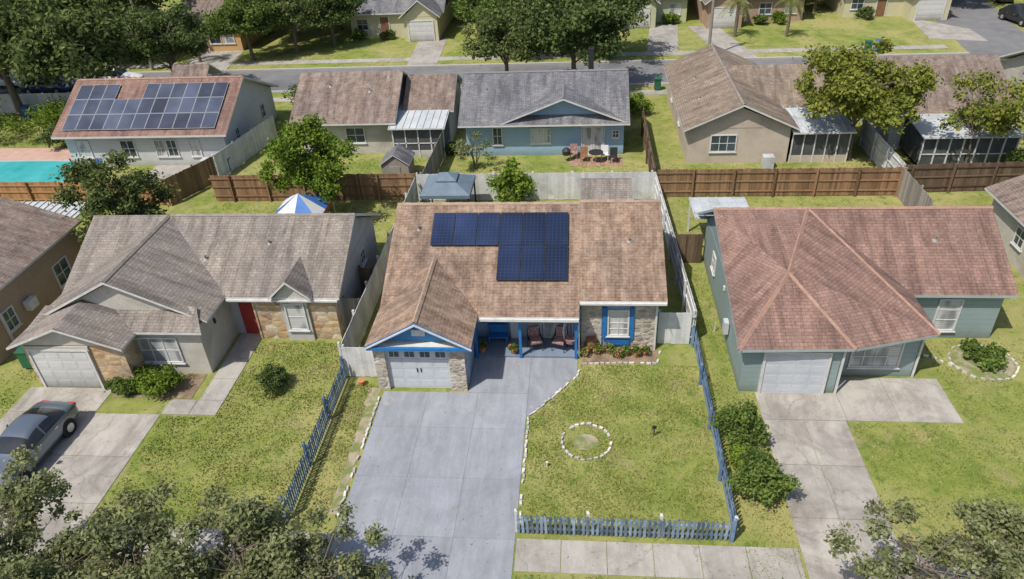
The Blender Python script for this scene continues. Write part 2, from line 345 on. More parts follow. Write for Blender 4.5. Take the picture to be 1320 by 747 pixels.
class House:
    def __init__(s,name,loc): s.e=empty(name,loc); s.p={}
    def __getitem__(s,k):
        if k not in s.p: s.p[k]=MB()
        return s.p[k]
    def done(s,smooth=()):
        for k,m in s.p.items():
            if m.f: m.out(k,s.e,k in smooth)
    def _lb(s,part,side,w0,c,a0,a1,d0,d1,z0,z1,mat):
        if side=='S': s[part].box(c+a0,c+a1,w0-d1,w0-d0,z0,z1,mat)
        elif side=='E': s[part].box(w0+d0,w0+d1,c+a0,c+a1,z0,z1,mat)
        else: s[part].box(w0-d1,w0-d0,c+a0,c+a1,z0,z1,mat)
    def window(s,side,w0,c,w,z0,z1,glassm="glass_dark",frame="white_trim",nv=1,nh=1,fw=.07,part="windows"):
        h=w/2; L=lambda *a:s._lb(part,side,w0,c,*a)
        L(-h+fw,h-fw,-.02,.012,z0+fw,z1-fw,glassm)
        L(-h,-h+fw,-.03,.06,z0,z1,frame); L(h-fw,h,-.03,.06,z0,z1,frame)
        L(-h+fw,h-fw,-.03,.058,z1-fw,z1,frame); L(-h+fw,h-fw,-.03,.058,z0,z0+fw,frame)
        L(-h-.05,h+.05,-.03,.1,z0-.06,z0-.002,frame)
        for i in range(nv):
            x=-h+fw+(w-2*fw)*(i+1)/(nv+1); L(x-.02,x+.02,-.01,.035,z0+fw,z1-fw,frame)
        for i in range(nh):
            z=z0+fw+(z1-z0-2*fw)*(i+1)/(nh+1); L(-h+fw,h-fw,-.01,.03,z-.02,z+.02,frame)
    def vents(s,pts):
        for x,y,z in pts:
            s["roof_vent"].tube((x,y,z-.15),(x,y,z+.22),.05,.05,"ridge_grey"); s["roof_vent"].tube((x,y,z-.1),(x,y,z+.04),.12,.07,"metal_roof")
    def garage(s,y,x0,x1,zt,mat,wins=0,rows=4):
        p=s["garage_door"]; hz=zt/rows
        p.box(x0,x1,y-.01,y+.05,.0,zt,"groove")
        for r in range(rows):
            n=4
            for k in range(n):
                a=x0+(x1-x0)*k/n; b=x0+(x1-x0)*(k+1)/n
                p.box(a+.002,b-.002,y-.035,y-.012,r*hz+.008,(r+1)*hz-.008,mat)
                p.box(a+.07,b-.07,y-.043,y-.036,r*hz+.1,(r+1)*hz-.1,mat)
        if wins:
            for k in range(4):
                a=x0+(x1-x0)*(k+.5)/4
                p.box(a-.2,a+.2,y-.058,y-.048,zt-hz+.12,zt-.14,"glass_dark")
                p.box(a-.01,a+.01,y-.068,y-.059,zt-hz+.12,zt-.14,mat)
            p.box((x0+x1)/2-.1,(x0+x1)/2-.06,y-.07,y-.045,.9,1.1,"black_plastic"); p.box((x0+x1)/2+.06,(x0+x1)/2+.1,y-.07,y-.045,.9,1.1,"black_plastic")
        t=s["garage_trim"]; t.box(x0-.1,x0-.002,y-.08,y+.05,0,zt+.1,"white_trim"); t.box(x1+.002,x1+.1,y-.08,y+.05,0,zt+.1,"white_trim"); t.box(x0,x1,y-.08,y+.05,zt+.002,zt+.1,"white_trim")

# ------------------------------------------------------------ ground
def sheet(name,pts,z,mat,base=None):
    m=MB()
    m.prism(pts,0 if base is None else base,z,mat); return m.out(name)
g=MB(); g.poly([(-700,-300,0),(700,-300,0),(700,1000,0),(-700,1000,0)],"grass_mat"); g.out("ground")
def ccw(p): 
    a=sum(p[i][0]*p[(i+1)%len(p)][1]-p[(i+1)%len(p)][0]*p[i][1] for i in range(len(p))); return p if a>0 else p[::-1]
sheet("road",ccw([(-300,3),(300,3),(300,11),(-300,11)]),.008,"asphalt")
k=MB(); k.box(-300,-24.5,11,11.25,0,.13,"kerb_mat"); k.box(-17.2,-8.6,11,11.25,0,.13,"kerb_mat"); k.box(-1.9,7,11,11.25,0,.13,"kerb_mat"); k.box(11,300,11,11.25,0,.13,"kerb_mat"); k.out("kerb")
def walkstrip(name,x0,x1,y0,y1,z=.02,step=1.5,along='x',mat="walk_grey"):
    m=MB()
    if along=='x':
        x=x0
        while x<x1-.01:
            e=min(x1,x+step); m.box(x+.012,e-.012,y0,y1,-.05,z+random.uniform(-.002,.003),mat); x=e
    else:
        y=y0
        while y<y1-.01:
            e=min(y1,y+step); m.box(x0,x1,y+.012,e-.012,-.05,z+random.uniform(-.002,.003),mat); y=e
    m.out(name)
walkstrip("pavement",-60,-25,14.5,15.7); walkstrip("pavement",-17.4,-8.3,14.5,15.7); walkstrip("pavement",-2.05,7.1,14.5,15.75); walkstrip("pavement",10.4,60,14.5,15.7)
d=MB()
for a,b_ in ((-8.25,-6.3),(-6.292,-4.2),(-4.192,-2.1)):
    ys=[11.2,13.4,15.7,18.3,20.9,23.0]
    for y0,y1 in zip(ys,ys[1:]):
        d.prism([(a,y0+.004),(b_,y0+.004),(b_,y1-.004),(a,y1-.004)],-.03,.02+random.uniform(0,.002),"drive_blue")
d.prism([(-4.62,23.01),(-2.1,23.01),(-2.1,25.38),(-4.62,25.38)],-.03,.022,"drive_blue")
d.prism([(-2.09,21.6),(-.05,24.3),(-.05,25.38),(-2.09,25.38)],-.03,.02,"drive_blue")
d.out("driveway")
d=MB()
for a,b_ in ((-24.2,-20.8),(-20.78,-17.4)):
    ys=[11.2,14.4,16.6,18.9,21.3]
    for y0,y1 in zip(ys,ys[1:]): d.prism([(a,y0+.012),(b_,y0+.012),(b_,y1-.012),(a,y1-.012)],-.03,.02+random.uniform(0,.004),"drive_grey")
d.prism([(-24.2,21.31),(-20.3,21.31),(-20.3,22.85),(-24.2,22.85)],-.03,.021,"drive_grey")
d.out("driveway")
walkstrip("walkway",-17.38,-15,21.32,22.2,.03,1.2); walkstrip("walkway",-16.1,-15,22.21,27.6,.03,1.4,'y')
d=MB()
for a,b_ in ((7.2,8.75),(8.77,10.35)):
    ys=[11.2,14.4,17.0,19.4,21.75]
    for y0,y1 in zip(ys,ys[1:]): d.prism([(a,y0+.01),(b_,y0+.01),(b_,y1-.01),(a,y1-.01)],-.03,.02+random.uniform(0,.004),"drive_grey")
for a,b_ in ((7.2,10.4),(10.42,12.4),(12.42,14.7)):
    d.prism([(a,21.77),(b_,21.77),(b_,23.35 if a<8 else 24.35),(a,23.35 if a<8 else 24.35)],-.03,.022,"drive_grey")
d.out("driveway")
sheet("road",ccw([(-200,63),(300,63),(300,69.5),(-200,69.5)]),.008,"asphalt")
sheet("road",ccw([(35,69.5),(41.5,69.5),(46,95),(52,160),(45,160),(38.5,95)]),.009,"asphalt")
k=MB(); k.box(-200,300,62.7,62.99,0,.13,"kerb_mat"); k.box(-200,34.9,69.51,69.8,0,.13,"kerb_mat"); k.box(41.6,300,69.51,69.8,0,.13,"kerb_mat"); k.out("kerb")
walkstrip("pavement",-100,34,71.6,72.8,.02,2.5); walkstrip("pavement",-100,80,60.3,61.4,.02,2.5)
for nm,pts in (("driveway",[(-16.8,69.8),(-13.8,69.8),(-14.3,80),(-17.3,80)]),("driveway",[(-40,69.8),(-35,69.8),(-36,78),(-41,78)]),("driveway",[(13.4,69.8),(16.5,69.8),(14.5,82),(11.5,82)]),("driveway",[(25,60.3),(29,60.3),(28,53),(24,53)]),("driveway",[(33.5,75),(38.3,73.5),(38.5,78),(34.5,83)]),("driveway",[(6.5,72.9),(9.5,72.9),(10.5,83),(7.5,83)]) ):
    sheet(nm,ccw(pts),.03,"walk_grey")
e=MB()
def stones(path,step=.24):
    for (xa,ya),(xb,yb) in zip(path,path[1:]):
        L=math.hypot(xb-xa,yb-ya); n=int(L/step)
        for i in range(n):
            if random.random()<.06: continue
            t=(i+.5)/n; x=xa+(xb-xa)*t+random.uniform(-.02,.02); y=ya+(yb-ya)*t+random.uniform(-.02,.02)
            a=math.atan2(yb-ya,xb-xa)+random.uniform(-.2,.2); c,s_=math.cos(a),math.sin(a); l=step*random.uniform(.32,.46); w=random.uniform(.03,.05)
            o=(x-c*l+s_*w,y-s_*l-c*w,-.02)
            e.obox(o,(c*2*l,s_*2*l,0),(-s_*2*w,c*2*w,0),(0,0,.08+random.uniform(0,.04)),"white_block")
stones([(.05,24.6),(-.1,24.1),(-2.0,21.6),(-2.0,16.1)]); stones([(-8.35,22.6),(-8.4,16.3)],.3)
stones([(.15,25.0),(3.4,25.1),(3.6,26.0)])
e.out("garden_edging")
e=MB(); stones([(.3+.95*math.cos(t*math.pi/12),20.3+.95*math.sin(t*math.pi/12)) for t in range(25)],.22)
e.prism([(.3+.5*math.cos(t*math.pi/8)*(1+.15*math.sin(3*t)),20.3+.42*math.sin(t*math.pi/8)) for t in range(16)],0.0,.012,"dry_sand"); e.out("stone_ring")
e=MB(); stones([(17.0+1.3*math.cos(t*math.pi/12),25.5+1.2*math.sin(t*math.pi/12)) for t in range(25)],.26); e.prism([(17+1.2*math.cos(t*math.pi/10),25.5+1.1*math.sin(t*math.pi/10)) for t in range(20)],0,.014,"dry_sand"); stones([(15.7,25.2),(15,25.8),(14.4,26.0)]); e.out("stone_ring")
sheet("flower_bed",ccw([(.15,25.05),(3.35,25.15),(3.5,26.1),(.15,26.1)]),.02,"soil")
sheet("flower_bed",ccw([(-20.1,22.3),(-16.5,22.3),(-16.5,23.9),(-19.1,23.9),(-19.1,22.9),(-20.1,22.9)]),.02,"soil")
sheet("soil_strip",ccw([(-8.75,16.5),(-8.45,16.5),(-8.4,23.2),(-8.95,23.2),(-8.8,20)]),.012,"dry_sand")

# ------------------------------------------------------------ CENTRE HOUSE
h=House("suburban_house",(-2.5,30,0))
W=h["walls"]
W.box(-8.4,-4.7,23.35,35.3,0,2.46,"stone_grey")
W.box(-4.72,.1,26.8,35.3,0,2.45,"lblue_siding")
W.box(.1,3.4,26.2,35.3,0,2.6,"lblue_siding")
for x0,x1 in ((.12,1.0),(2.4,3.42)): W.box(x0,x1,26.12,26.3,0,2.55,"stone_grey")
W.box(-8.46,-7.98,23.1,23.4,0,2.4,"stone_grey"); W.box(-5.32,-4.66,23.1,23.4,0,2.4,"stone_grey")
for x in (-8.35,3.36):
    W.poly([(x,25.5,2.4),(x,30.7,4.85),(x,35.3,2.4)],"lblue_siding")
W.box(-4.72,-4.64,23.5,26.8,0,2.4,"lblue_siding")
R=h["roof"]
R.gable_x(-8.62,.02,25.1,35.8,30.7,2.44,5.0,2.35,"shingle_brown")
R.gable_x(.022,3.72,25.75,35.8,30.7,2.84,5.09,2.43,"shingle_brown",th=.14)
R.gable_y(-8.68,-4.3,-6.48,22.85,28.6,2.5,3.72,"shingle_brown",fascia="blue_trim",th=.14)
cp=h["ridge_caps"]; cp.cap((-8.6,30.7,5.0),(0,30.7,5.0),"ridge_brown",.1); cp.cap((-6.48,22.87,3.73),(-6.48,27.9,3.73),"ridge_brown")
cp.cap((.03,30.7,5.09),(3.7,30.7,5.09),"ridge_brown",.1)
t=h["trim"]
t.poly([(-8.3,23.3,2.5),(-4.68,23.3,2.5),(-6.48,23.3,3.55)],"blue_siding")
t.box(-8.5,-4.5,22.95,23.34,2.3,2.44,"white_trim"); t.box(-8.62,-4.36,22.83,22.95,2.33,2.46,"blue_trim")
for sx in (-1,1):
    a=Vector((-6.48+sx*2.2,22.8,2.36)); b_=Vector((-6.48,22.8,3.58)); t.obox(a,(0,.05,0),b_-a,(0,0,.07),"white_trim")
t.box(-6.75,-6.2,23.22,23.29,2.8,3.1,"white_trim")
t.box(-4.3,0,25.02,25.12,2.24,2.36,"white_trim"); t.box(-4.6,.05,25.3,25.45,2.1,2.27,"blue_trim")
t.box(.04,3.7,25.66,25.76,2.68,2.77,"white_trim"); t.box(3.3,3.38,26.03,26.1,0,2.6,"white_trim")
t.box(-.02,.03,25.4,25.46,0,2.3,"white_trim")
for x in (-2.55,-.12,-4.5): t.box(x-.06,x+.06,25.32,25.44,.0,2.12,"blue_trim")
h["porch_floor"].box(-4.62,.08,25.4,26.8,0,.1,"porch_floor")
h.garage(23.3,-7.95,-5.36,2.1,"garage_grey",wins=1)
h.window('S',26.12,1.72,.95,.75,2.15,"glass_blinds",nv=1,nh=3)
for x0,x1 in ((1.02,1.22),(2.22,2.4)): h["shutters"].box(x0,x1,26.06,26.19,.6,2.25,"blue_trim")
h["shutters"].box(1.22,2.22,26.1,26.19,.25,.6,"blue_trim")
h.window('S',26.8,-1.25,.75,.1,2.1,"glass_blinds",nv=0,nh=1,part="front_door")
h["front_door"].box(-2.3,-1.68,26.72,26.79,.1,2.1,"white_trim")
h.window('S',26.8,-3.9,.95,1.0,2.05,"glass_dark","blue_trim",part="porch_window")
h["porch_window"].box(-3.1,-2.6,26.68,26.79,.1,2.1,"white_trim")
h.vents([(2.2,28.6,4.13),(-7.4,29.3,4.36)])
def panels(part,x0,n,w,ytop,rows,L,yr,zr,sl,mat,gap=.02,frame="solar_frame"):
    nrm=Vector((0,-sl,1)).normalized(); up=Vector((0,1,sl)).normalized()
    for i in range(n):
        for r in range(rows):
            yt=ytop-(L+gap)*r*up.y; z=zr-sl*(yr-yt)
            o=Vector((x0+i*(w+gap),yt,z))+nrm*.1-up*L
            part.obox(o,(w,0,0),up*L,nrm*.035,frame)
            o2=o+Vector((.02,0,0))+up*.02+nrm*.037
            part.obox(o2,(w-.04,0,0),up*(L-.04),nrm*.004,mat)
P=h["solar_panels"]
panels(P,-6.75,6,1.025,30.1,1,1.85,30.7,5.0,.457,"solar_navy")
panels(P,-3.615,3,1.025,30.1-1.87*.909,1,1.85,30.7,5.0,.457,"solar_navy")
h.done()
def chair(x,y,z,rot):
    e=empty("porch_chair",(x,y,z)); m=MB()
    for a in (-.28,.28):
        for b_ in (-.25,.25): m.tube((a,b_,0),(a,b_,.42 if b_<0 else .95),.02,.02,"black_plastic",6)
        m.box(a-.03,a+.03,-.28,.28,.6,.64,"black_plastic"); m.tube((a,-.26,.4),(a,-.26,.6),.02,.02,"black_plastic",6)
    m.box(-.27,.27,-.27,.27,.4,.44,"black_plastic"); m.box(-.26,.26,-.27,.2,.445,.54,"cushion"); m.obox((-.26,.2,.5),(.52,0,0),(0,.09,0),(0,.1,.5),"cushion")
    o=m.out("frame",e); o.matrix_parent_inverse=Matrix(); e.rotation_euler=(0,0,rot)
chair(-1.95,25.95,.1,.3); chair(-.85,25.95,.1,-.3)
def potplant(x,y,z=.02,r=.16,mat="terracotta",lm="leaf_shrub",ph=.45,name="potted_plant"):
    e=empty(name,(x,y,z)); m=MB(); m.tube((x,y,z),(x,y,z+r*1.6),r*.7,r,mat,12); m.tube((x,y,z+r*1.5),(x,y,z+r*1.7),r*1.1,r*1.1,mat,12); m.out("pot",e)
    rng=np.random.default_rng(int(abs(x*100)+y)); m=MB()
    for i in range(160):
        d=rng.normal(size=3); d[2]=abs(d[2]); d/=np.linalg.norm(d); p=Vector((x,y,z+r*1.6))+Vector(d)*ph*.6*rng.random()**.5
        a=Vector(rng.normal(size=3)).normalized()*.06; b_=a.orthogonal().normalized()*.035; m.poly([p-a,p-b_,p+a,p+b_],lm if i%9 else "flower")
    m.out("foliage",e)
e=empty("egg_chair",(-.4,25.9,.1)); m=MB(); cx,cy=-.35,25.85
m.tube((cx+.35,cy+.3,.1),(cx+.35,cy+.3,1.9),.025,.025,"black_plastic",6); m.tube((cx+.35,cy+.3,1.9),(cx,cy,2.0),.025,.02,"black_plastic",6)
for i in range(14):
    t0=2*math.pi*i/14
    pr=None
    for j in range(7):
        ph=math.pi*j/6
        if math.sin(t0)<-.75 and 1<j<5: pr=None; continue
        q=(cx+.36*math.sin(ph)*math.cos(t0),cy+.36*math.sin(ph)*math.sin(t0),1.15+.65*math.cos(ph))
        if pr: m.tube(pr,q,.013,.013,"canopy_white",4,False)
        pr=q
m.tube((cx,cy,.6),(cx,cy,.8),.25,.3,"cushion",12); m.out("frame",e)
for x,y,r in ((.5,25.9,.2),(.85,25.75,.14),(1.35,25.8,.15),(2.5,25.6,.16),(.25,25.55,.15),(2.1,25.7,.12),(2.9,25.7,.13),(1.7,25.5,.12)): potplant(x,y,.02,r)
potplant(-4.3,25.7,.1,.18); potplant(-2.9,25.6,.1,.15)
m=MB(); m.tube((.55,26.0,0),(.55,26.0,.35),.24,.3,"wood_brown",14); m.tube((.55,26,.35),(.55,26,.7),.3,.24,"wood_brown",14); m.tube((.55,26,.2),(.55,26,.25),.285,.29,"black_plastic",14); m.out("wooden_barrel")
m=MB(); m.box(-4.1,-3.2,26.2,26.6,.45,.5,"blue_trim"); m.box(-4.1,-3.2,26.6,26.65,.45,.95,"blue_trim")
for x in (-4.05,-3.25): m.box(x-.03,x+.03,26.22,26.64,.1,.45,"blue_trim")
m.out("porch_bench")

# ------------------------------------------------------------ LEFT HOUSE
h=House("stone_front_house",(-17,28,0)); W=h["walls"]
W.box(-23.7,-11.1,27.0,34.2,0,2.5,"grey_stucco")
W.box(-15.0,-11.08,26.6,27.1,0,2.5,"stone_orange")
W.box(-13.6,-12.35,26.5,26.62,0,2.75,"grey_stucco")
W.box(-23.7,-16.3,24.0,27.2,0,2.46,"cream_stucco")
W.box(-23.75,-19.25,22.95,24.1,0,2.42,"stone_orange")
W.poly([(-11.12,27.0,2.45),(-11.12,30.5,4.35),(-11.12,34.2,2.45)],"grey_stucco")
W.poly([(-23.6,24.75,2.55),(-16.5,24.75,2.55),(-20.1,24.75,4.3)],"cream_stucco")
W.box(-14.98,-14.9,26.55,27.6,0,2.4,"stone_orange")
R=h["roof"]
R.gable_x(-24.0,-10.72,26.35,34.6,30.5,2.5,4.55,2.45,"shingle_grey")
R.gable_y(-24.0,-16.05,-20.1,24.45,30.55,2.55,4.53,"shingle_grey")
V=[(-24.0,23.7,2.47),(-16.0,23.7,2.47),(-16.6,24.9,3.0),(-23.6,24.9,3.0)]
R.roof(V,[[0,1,2,3]],"shingle_grey")
R.gable_y(-24.1,-18.95,-21.6,22.55,24.75,2.43,3.45,"shingle_grey")
R.gable_y(-13.9,-11.95,-12.95,26.1,29.0,2.62,3.5,"shingle_grey")
W.poly([(-13.75,26.35,2.5),(-12.1,26.35,2.5),(-12.95,26.35,3.35)],"cream_stucco")
W.poly([(-23.7,22.9,2.35),(-19.3,22.9,2.35),(-21.6,22.9,3.3)],"cream_stucco")
cp=h["ridge_caps"]; cp.cap((-20.1,24.47,4.54),(-20.1,30.5,4.54),"ridge_grey"); cp.cap((-20,30.5,4.56),(-10.74,30.5,4.56),"ridge_grey",.1)
h.garage(22.92,-23.45,-20.85,2.05,"garage_white")
h["walls"].box(-23.6,-20.7,22.86,22.94,2.07,2.3,"cream_stucco")
h.window('S',24.0,-18.4,2.0,.6,2.0,"glass_blinds",nv=2,nh=1)
h.window('S',26.5,-12.97,.95,.6,2.1,"glass_blinds",nv=0,nh=1)
h["front_door"].box(-15.85,-15.05,26.93,26.99,.05,2.1,"red_door"); h["front_door"].box(-15.75,-15.15,26.9,26.925,1.2,1.95,"red_door")
h.window('E',-11.1,31.5,.8,1.2,2.0); h["wall_light"].box(-16.29,-16.22,25.3,25.4,1.8,2.05,"black_plastic")
h["gutter"].box(-16.0,-10.8,26.25,26.33,2.33,2.42,"white_trim")
h.vents([(-17.5,28.2,3.42),(-14.6,29,3.8)])
h.done()
# ------------------------------------------------------------ GREEN HOUSE
h=House("hip_roof_house",(12,29,0)); W=h["walls"]
W.box(6.55,10.3,23.4,34,0,2.5,"green_wall"); W.box(10.3,13.7,24.5,34,0,2.5,"green_wall"); W.box(13.7,18.0,27.2,34,0,2.5,"green_wall")
W.poly([(6.58,24,2.4),(6.58,30.6,4.4),(6.58,34,2.4)],"green_wall")
W.poly([(17.95,27.2,2.4),(17.95,34,2.4),(17.95,30.6,4.3)],"green_wall")
A=(10.35,30.7,4.65);B=(8.55,26.1,4.1);D=(6.15,30.7,4.65);L=(6.2,22.95,2.5);Mm=(10.65,23.1,2.5);Rr=(14.1,24.1,2.5);C=(14.1,26.85,2.5);E=(18.3,26.85,2.5);F=(18.3,30.7,4.65);G1=(18.3,34.6,2.4);G0=(6.15,34.6,2.4)
V=[A,B,D,L,Mm,Rr,C,E,F,G1,G0]
R=h["roof"]
R.roof(V,[[2,3,1],[2,1,0],[1,3,4],[1,4,5],[0,1,5],[0,5,6],[0,6,7,8],[2,0,8,9,10]],"shingle_red","green_trim",.13,"green_trim")
cp=h["ridge_caps"]
for a,b_ in ((A,B),(B,L),(B,Mm),(A,Rr),(D,F)): cp.cap((a[0],a[1],a[2]+.01),(b_[0],b_[1],b_[2]+.01),"ridge_red",.1)
h.garage(23.36,7.4,9.8,2.05,"garage_grey")
h.window('S',24.5,12.1,2.0,.5,2.1,"glass_blinds",nv=3,nh=2); h.window('S',27.2,15.9,1.0,.4,2.1,"glass_blinds",nv=0,nh=2)
for y in (25.5,28.0): h["lamps"].box(6.47,6.54,y,y+.15,1.9,2.1,"white_trim")
h.window('W',6.55,31,.8,1.1,2.0)
h.vents([(12.6,28.6,3.3),(15.5,29.2,3.85)])
h["downpipe"].box(10.32,10.4,23.3,23.38,0,2.35,"white_trim"); h["downpipe"].box(13.72,13.8,24.42,24.48,0,2.35,"white_trim")
h.done()
h=House("patio_cover",(7,35.5,0))
V=[(6.0,34.4,2.2),(9.0,34.4,2.2),(9.0,37.0,2.1),(6.0,37.0,2.1)]; h["roof"].roof(V,[[0,1,2,3]],"metal_roof",th=.08)
for i in range(7): h["ribs"].obox((6.05+i*.47,34.4,2.21),(.04,0,0),(0,2.6,-.1),(0,0,.04),"metal_roof")
for x in (6.1,8.9): h["posts"].box(x-.05,x+.05,36.85,36.95,0,2.05,"white_trim")
h.done()
# ------------------------------------------------------------ FAR-LEFT tan house
h=House("tan_house",(-31,30,0))
h["walls"].box(-40,-26.75,24.2,32.3,0,3.1,"tan_stucco")
h["roof"].gable_y(-40.5,-26.55,-33.4,23.8,32.7,3.12,5.6,"shingle_bn2")
h.window('E',-26.75,30.2,1.2,.8,2.1); h["ac"].box(-26.7,-26.4,27,27.6,1.2,1.7,"white_trim"); h["pipe"].box(-26.73,-26.67,25.5,25.6,0,2.9,"white_trim"); h.window('E',-26.75,26,.8,.9,2.0)
V=[(-34.5,33.2,2.5),(-28.0,33.2,2.5),(-28.0,36,2.6),(-34.5,36,2.6)]; h["patio_roof"].roof(V,[[0,1,2,3]],"metal_roof",th=.08)
for i in range(15): h["patio_roof"].obox((-34.45+i*.44,33.2,2.51),(.05,0,0),(0,2.8,.1),(0,0,.05),"white_trim")
for x in (-34.4,-28.1): h["patio_roof"].box(x-.05,x+.05,35.8,35.9,0,2.45,"white_trim")
h.done()
h=House("stucco_house",(24,34,0)); h["walls"].box(21.8,30,30,36.7,0,2.5,"cream_stucco"); h["roof"].gable_y(21.4,30.6,26,29.6,37.1,2.52,4.5,"shingle_bn2"); h["walls"].poly([(21.8,29.98,2.4),(30,29.98,2.4),(26,29.98,4.3)],"cream_stucco"); h.window('W',21.8,33.5,.9,1.0,2.0)
h.done()

# ------------------------------------------------------------ ROW 2
h=House("white_house",(-30,50,0)); W=h["walls"]
W.box(-36.8,-24.9,46.9,56.5,0,2.6,"white_siding"); W.poly([(-24.92,46.9,2.5),(-24.92,56.5,2.5),(-24.92,51.3,4.9)],"white_siding")
h["roof"].gable_x(-37.3,-24.4,46.3,57,51.2,2.5,5.05,2.5,"shingle_red",th=.14)
h["ridge_caps"].cap((-37.2,51.2,5.06),(-24.5,51.2,5.06),"ridge_red",.1)
for i,x in enumerate((-35.6,-32.2,-29.8,-28.9,-27.2)): h.window('S',46.9,x,1.1 if i<2 else .8,.7,2.0,"glass_dark" if i%2 else "glass_blinds")
h.window('E',-24.9,49,.7,.9,2.0); h.window('E',-24.9,54,.8,.9,2.0)
slp=(5.05-2.5)/4.9
panels(h["solar_panels"],-36.6,3,1.0,50.6,3,1.42,51.2,5.05,slp,"solar_grey",.03,"alu_frame")
panels(h["solar_panels"],-36.6+3*1.03,2,1.0,50.6-1.29,2,1.42,51.2,5.05,slp,"solar_grey",.03,"alu_frame")
panels(h["solar_panels"],-36.6+5*1.03,6,1.0,50.6,3,1.42,51.2,5.05,slp,"solar_grey",.03,"alu_frame"); h["roof2"].gable_x(-34,-30.8,57.2,61,59,2.5,3.8,2.5,"shingle_bn2")
h["ac_unit"].box(-26.6,-25.8,45.8,46.5,0,.8,"metal_roof"); h["ac_unit"].box(-24.6,-23.9,49.8,50.5,0,.8,"metal_roof")
h.done()
h=House("brown_roof_house",(-16,52,0)); W=h["walls"]
W.box(-20,-13.2,48.7,56.5,0,2.5,"cream_stucco"); W.box(-13.2,-9.4,50.3,56.5,0,2.5,"cream_stucco")
W.poly([(-13.22,48.7,2.4),(-13.22,56.5,2.4),(-13.22,52.2,4.75)],"white_siding"); W.poly([(-9.42,50.3,2.4),(-9.42,56.5,2.4),(-9.42,53.2,4.1)],"white_siding")
h["roof"].gable_x(-20.5,-12.8,48.0,57,52.2,2.5,4.9,2.4,"shingle_bn2"); h["roof"].gable_x(-12.78,-9.0,50.2,57,53.2,2.55,4.3,2.4,"shingle_bn2")
V=[(-13.3,47.6,2.25),(-9.3,47.6,2.25),(-9.3,50.3,2.6),(-13.3,50.3,2.6)]; h["porch_roof"].roof(V,[[0,1,2,3]],"metal_roof",th=.1)
for i in range(9): h["porch_roof"].obox((-13.25+i*.48,47.6,2.26),(.03,0,0),(0,2.7,.35),(0,0,.04),"metal_roof")
S=h["screen_porch"]; S.box(-13.05,-9.5,47.95,48.0,.5,2.2,"screen_mesh"); S.box(-9.55,-9.5,48,50.3,.5,2.2,"screen_mesh"); S.box(-13.1,-9.45,47.93,48.02,0,.5,"white_siding")
for x in (-13.1,-12.2,-11.3,-10.4,-9.5): S.box(x-.04,x+.04,47.9,47.98,0,2.25,"white_trim")
S.box(-13.1,-9.45,47.9,47.94,1.0,1.06,"white_trim")
h.window('S',48.7,-16,1.4,.8,2.0); h.window('S',48.7,-18.6,.8,.9,2.0); h.vents([(-15,50.5,4.0),(-18,51,4.25)]); h.done()
h=House("blue_house",(-2.5,52,0)); W=h["walls"]
W.box(-7.9,3.0,48.0,55.5,0,2.5,"pale_blue"); W.poly([(-5.2,47.98,2.5),(2.95,47.98,2.5),(-1.1,47.98,4.0)],"pale_blue")
W.poly([(2.98,48,2.4),(2.98,55.5,2.4),(2.98,51.5,4.2)],"pale_blue")
h["roof"].gable_x(-8.3,3.35,47.2,56,51.4,2.5,4.85,2.4,"shingle_dark"); h["roof"].gable_y(-5.6,3.36,-1.1,47.3,51.6,2.5,4.25,"shingle_dark")
h["ridge_caps"].cap((-1.1,47.32,4.26),(-1.1,50.3,4.26),"ridge_dark"); h["ridge_caps"].cap((-8.3,51.4,4.87),(3.3,51.4,4.87),"ridge_dark",.1)
h.window('S',48,-2.7,1.4,.9,2.0,"glass_blinds",nv=2); h.window('S',48,-5.7,.7,.8,2.1)
for x in (.55,1.25): h.window('S',48,x,.68,.05,2.1,"glass_blinds",nv=0,nh=0,fw=.12)
h["french_door_trim"].box(.1,.18,47.9,47.99,0,2.2,"white_trim"); h["french_door_trim"].box(1.62,1.7,47.9,47.99,0,2.2,"white_trim"); h["french_door_trim"].box(.18,1.62,47.9,47.99,2.11,2.2,"white_trim")
h["chimney"].box(.6,1.0,54.0,54.4,3,5.6,"black_plastic")
h.window('S',48,2.45,.5,1.2,1.8); h.vents([(-6.5,50,4.0)]); h.done()
m=MB()
for i in range(12):
    for j in range(5): m.box(-.7+i*.3,-.41+i*.3,46.0+j*.3,46.29+j*.3,0,.03,"brick_patio")
m.out("brick_patio")
def outchair(x,y,mat,nm="patio_chair"):
    e=MB()
    for a in (-.22,.22):
        for b_ in (-.2,.2): e.tube((x+a,y+b_,0),(x+a,y+b_,.42),.02,.02,mat,5)
    e.box(x-.25,x+.25,y-.23,y+.23,.42,.46,mat); e.obox((x-.25,y+.2,.46),(.5,0,0),(0,.04,0),(0,.1,.5),mat); e.out(nm)
outchair(.3,46.8,"wood_brown"); outchair(1.7,47.0,"canopy_white"); outchair(2.3,46.6,"black_plastic"); outchair(-.4,47.3,"cushion")
m=MB(); m.tube((1.1,46.7,0),(1.1,46.7,.7),.03,.03,"alu"); m.tube((1.1,46.7,.7),(1.1,46.7,.74),.5,.5,"black_plastic",16); m.out("patio_table")
m=MB(); m.tube((-.9,46.9,.5),(-.9,46.9,.8),.28,.3,"black_plastic",12); m.tube((-.9,46.9,.8),(-.9,46.9,.98),.3,.1,"black_plastic",12)
for a in range(3): m.tube((-.9+.2*math.cos(a*2.1),46.9+.2*math.sin(a*2.1),.55),(-.9+.3*math.cos(a*2.1),46.9+.3*math.sin(a*2.1),0),.015,.015,"alu",5)
m.out("kettle_grill")
h=House("beige_house",(11,51,0)); W=h["walls"]
W.box(7.1,13.6,46.3,59.5,0,2.5,"beige_stucco"); W.box(13.6,18,50,57.5,0,2.5,"beige_stucco"); W.poly([(7.1,46.28,2.45),(13.6,46.28,2.45),(10.35,46.28,3.8)],"beige_stucco")
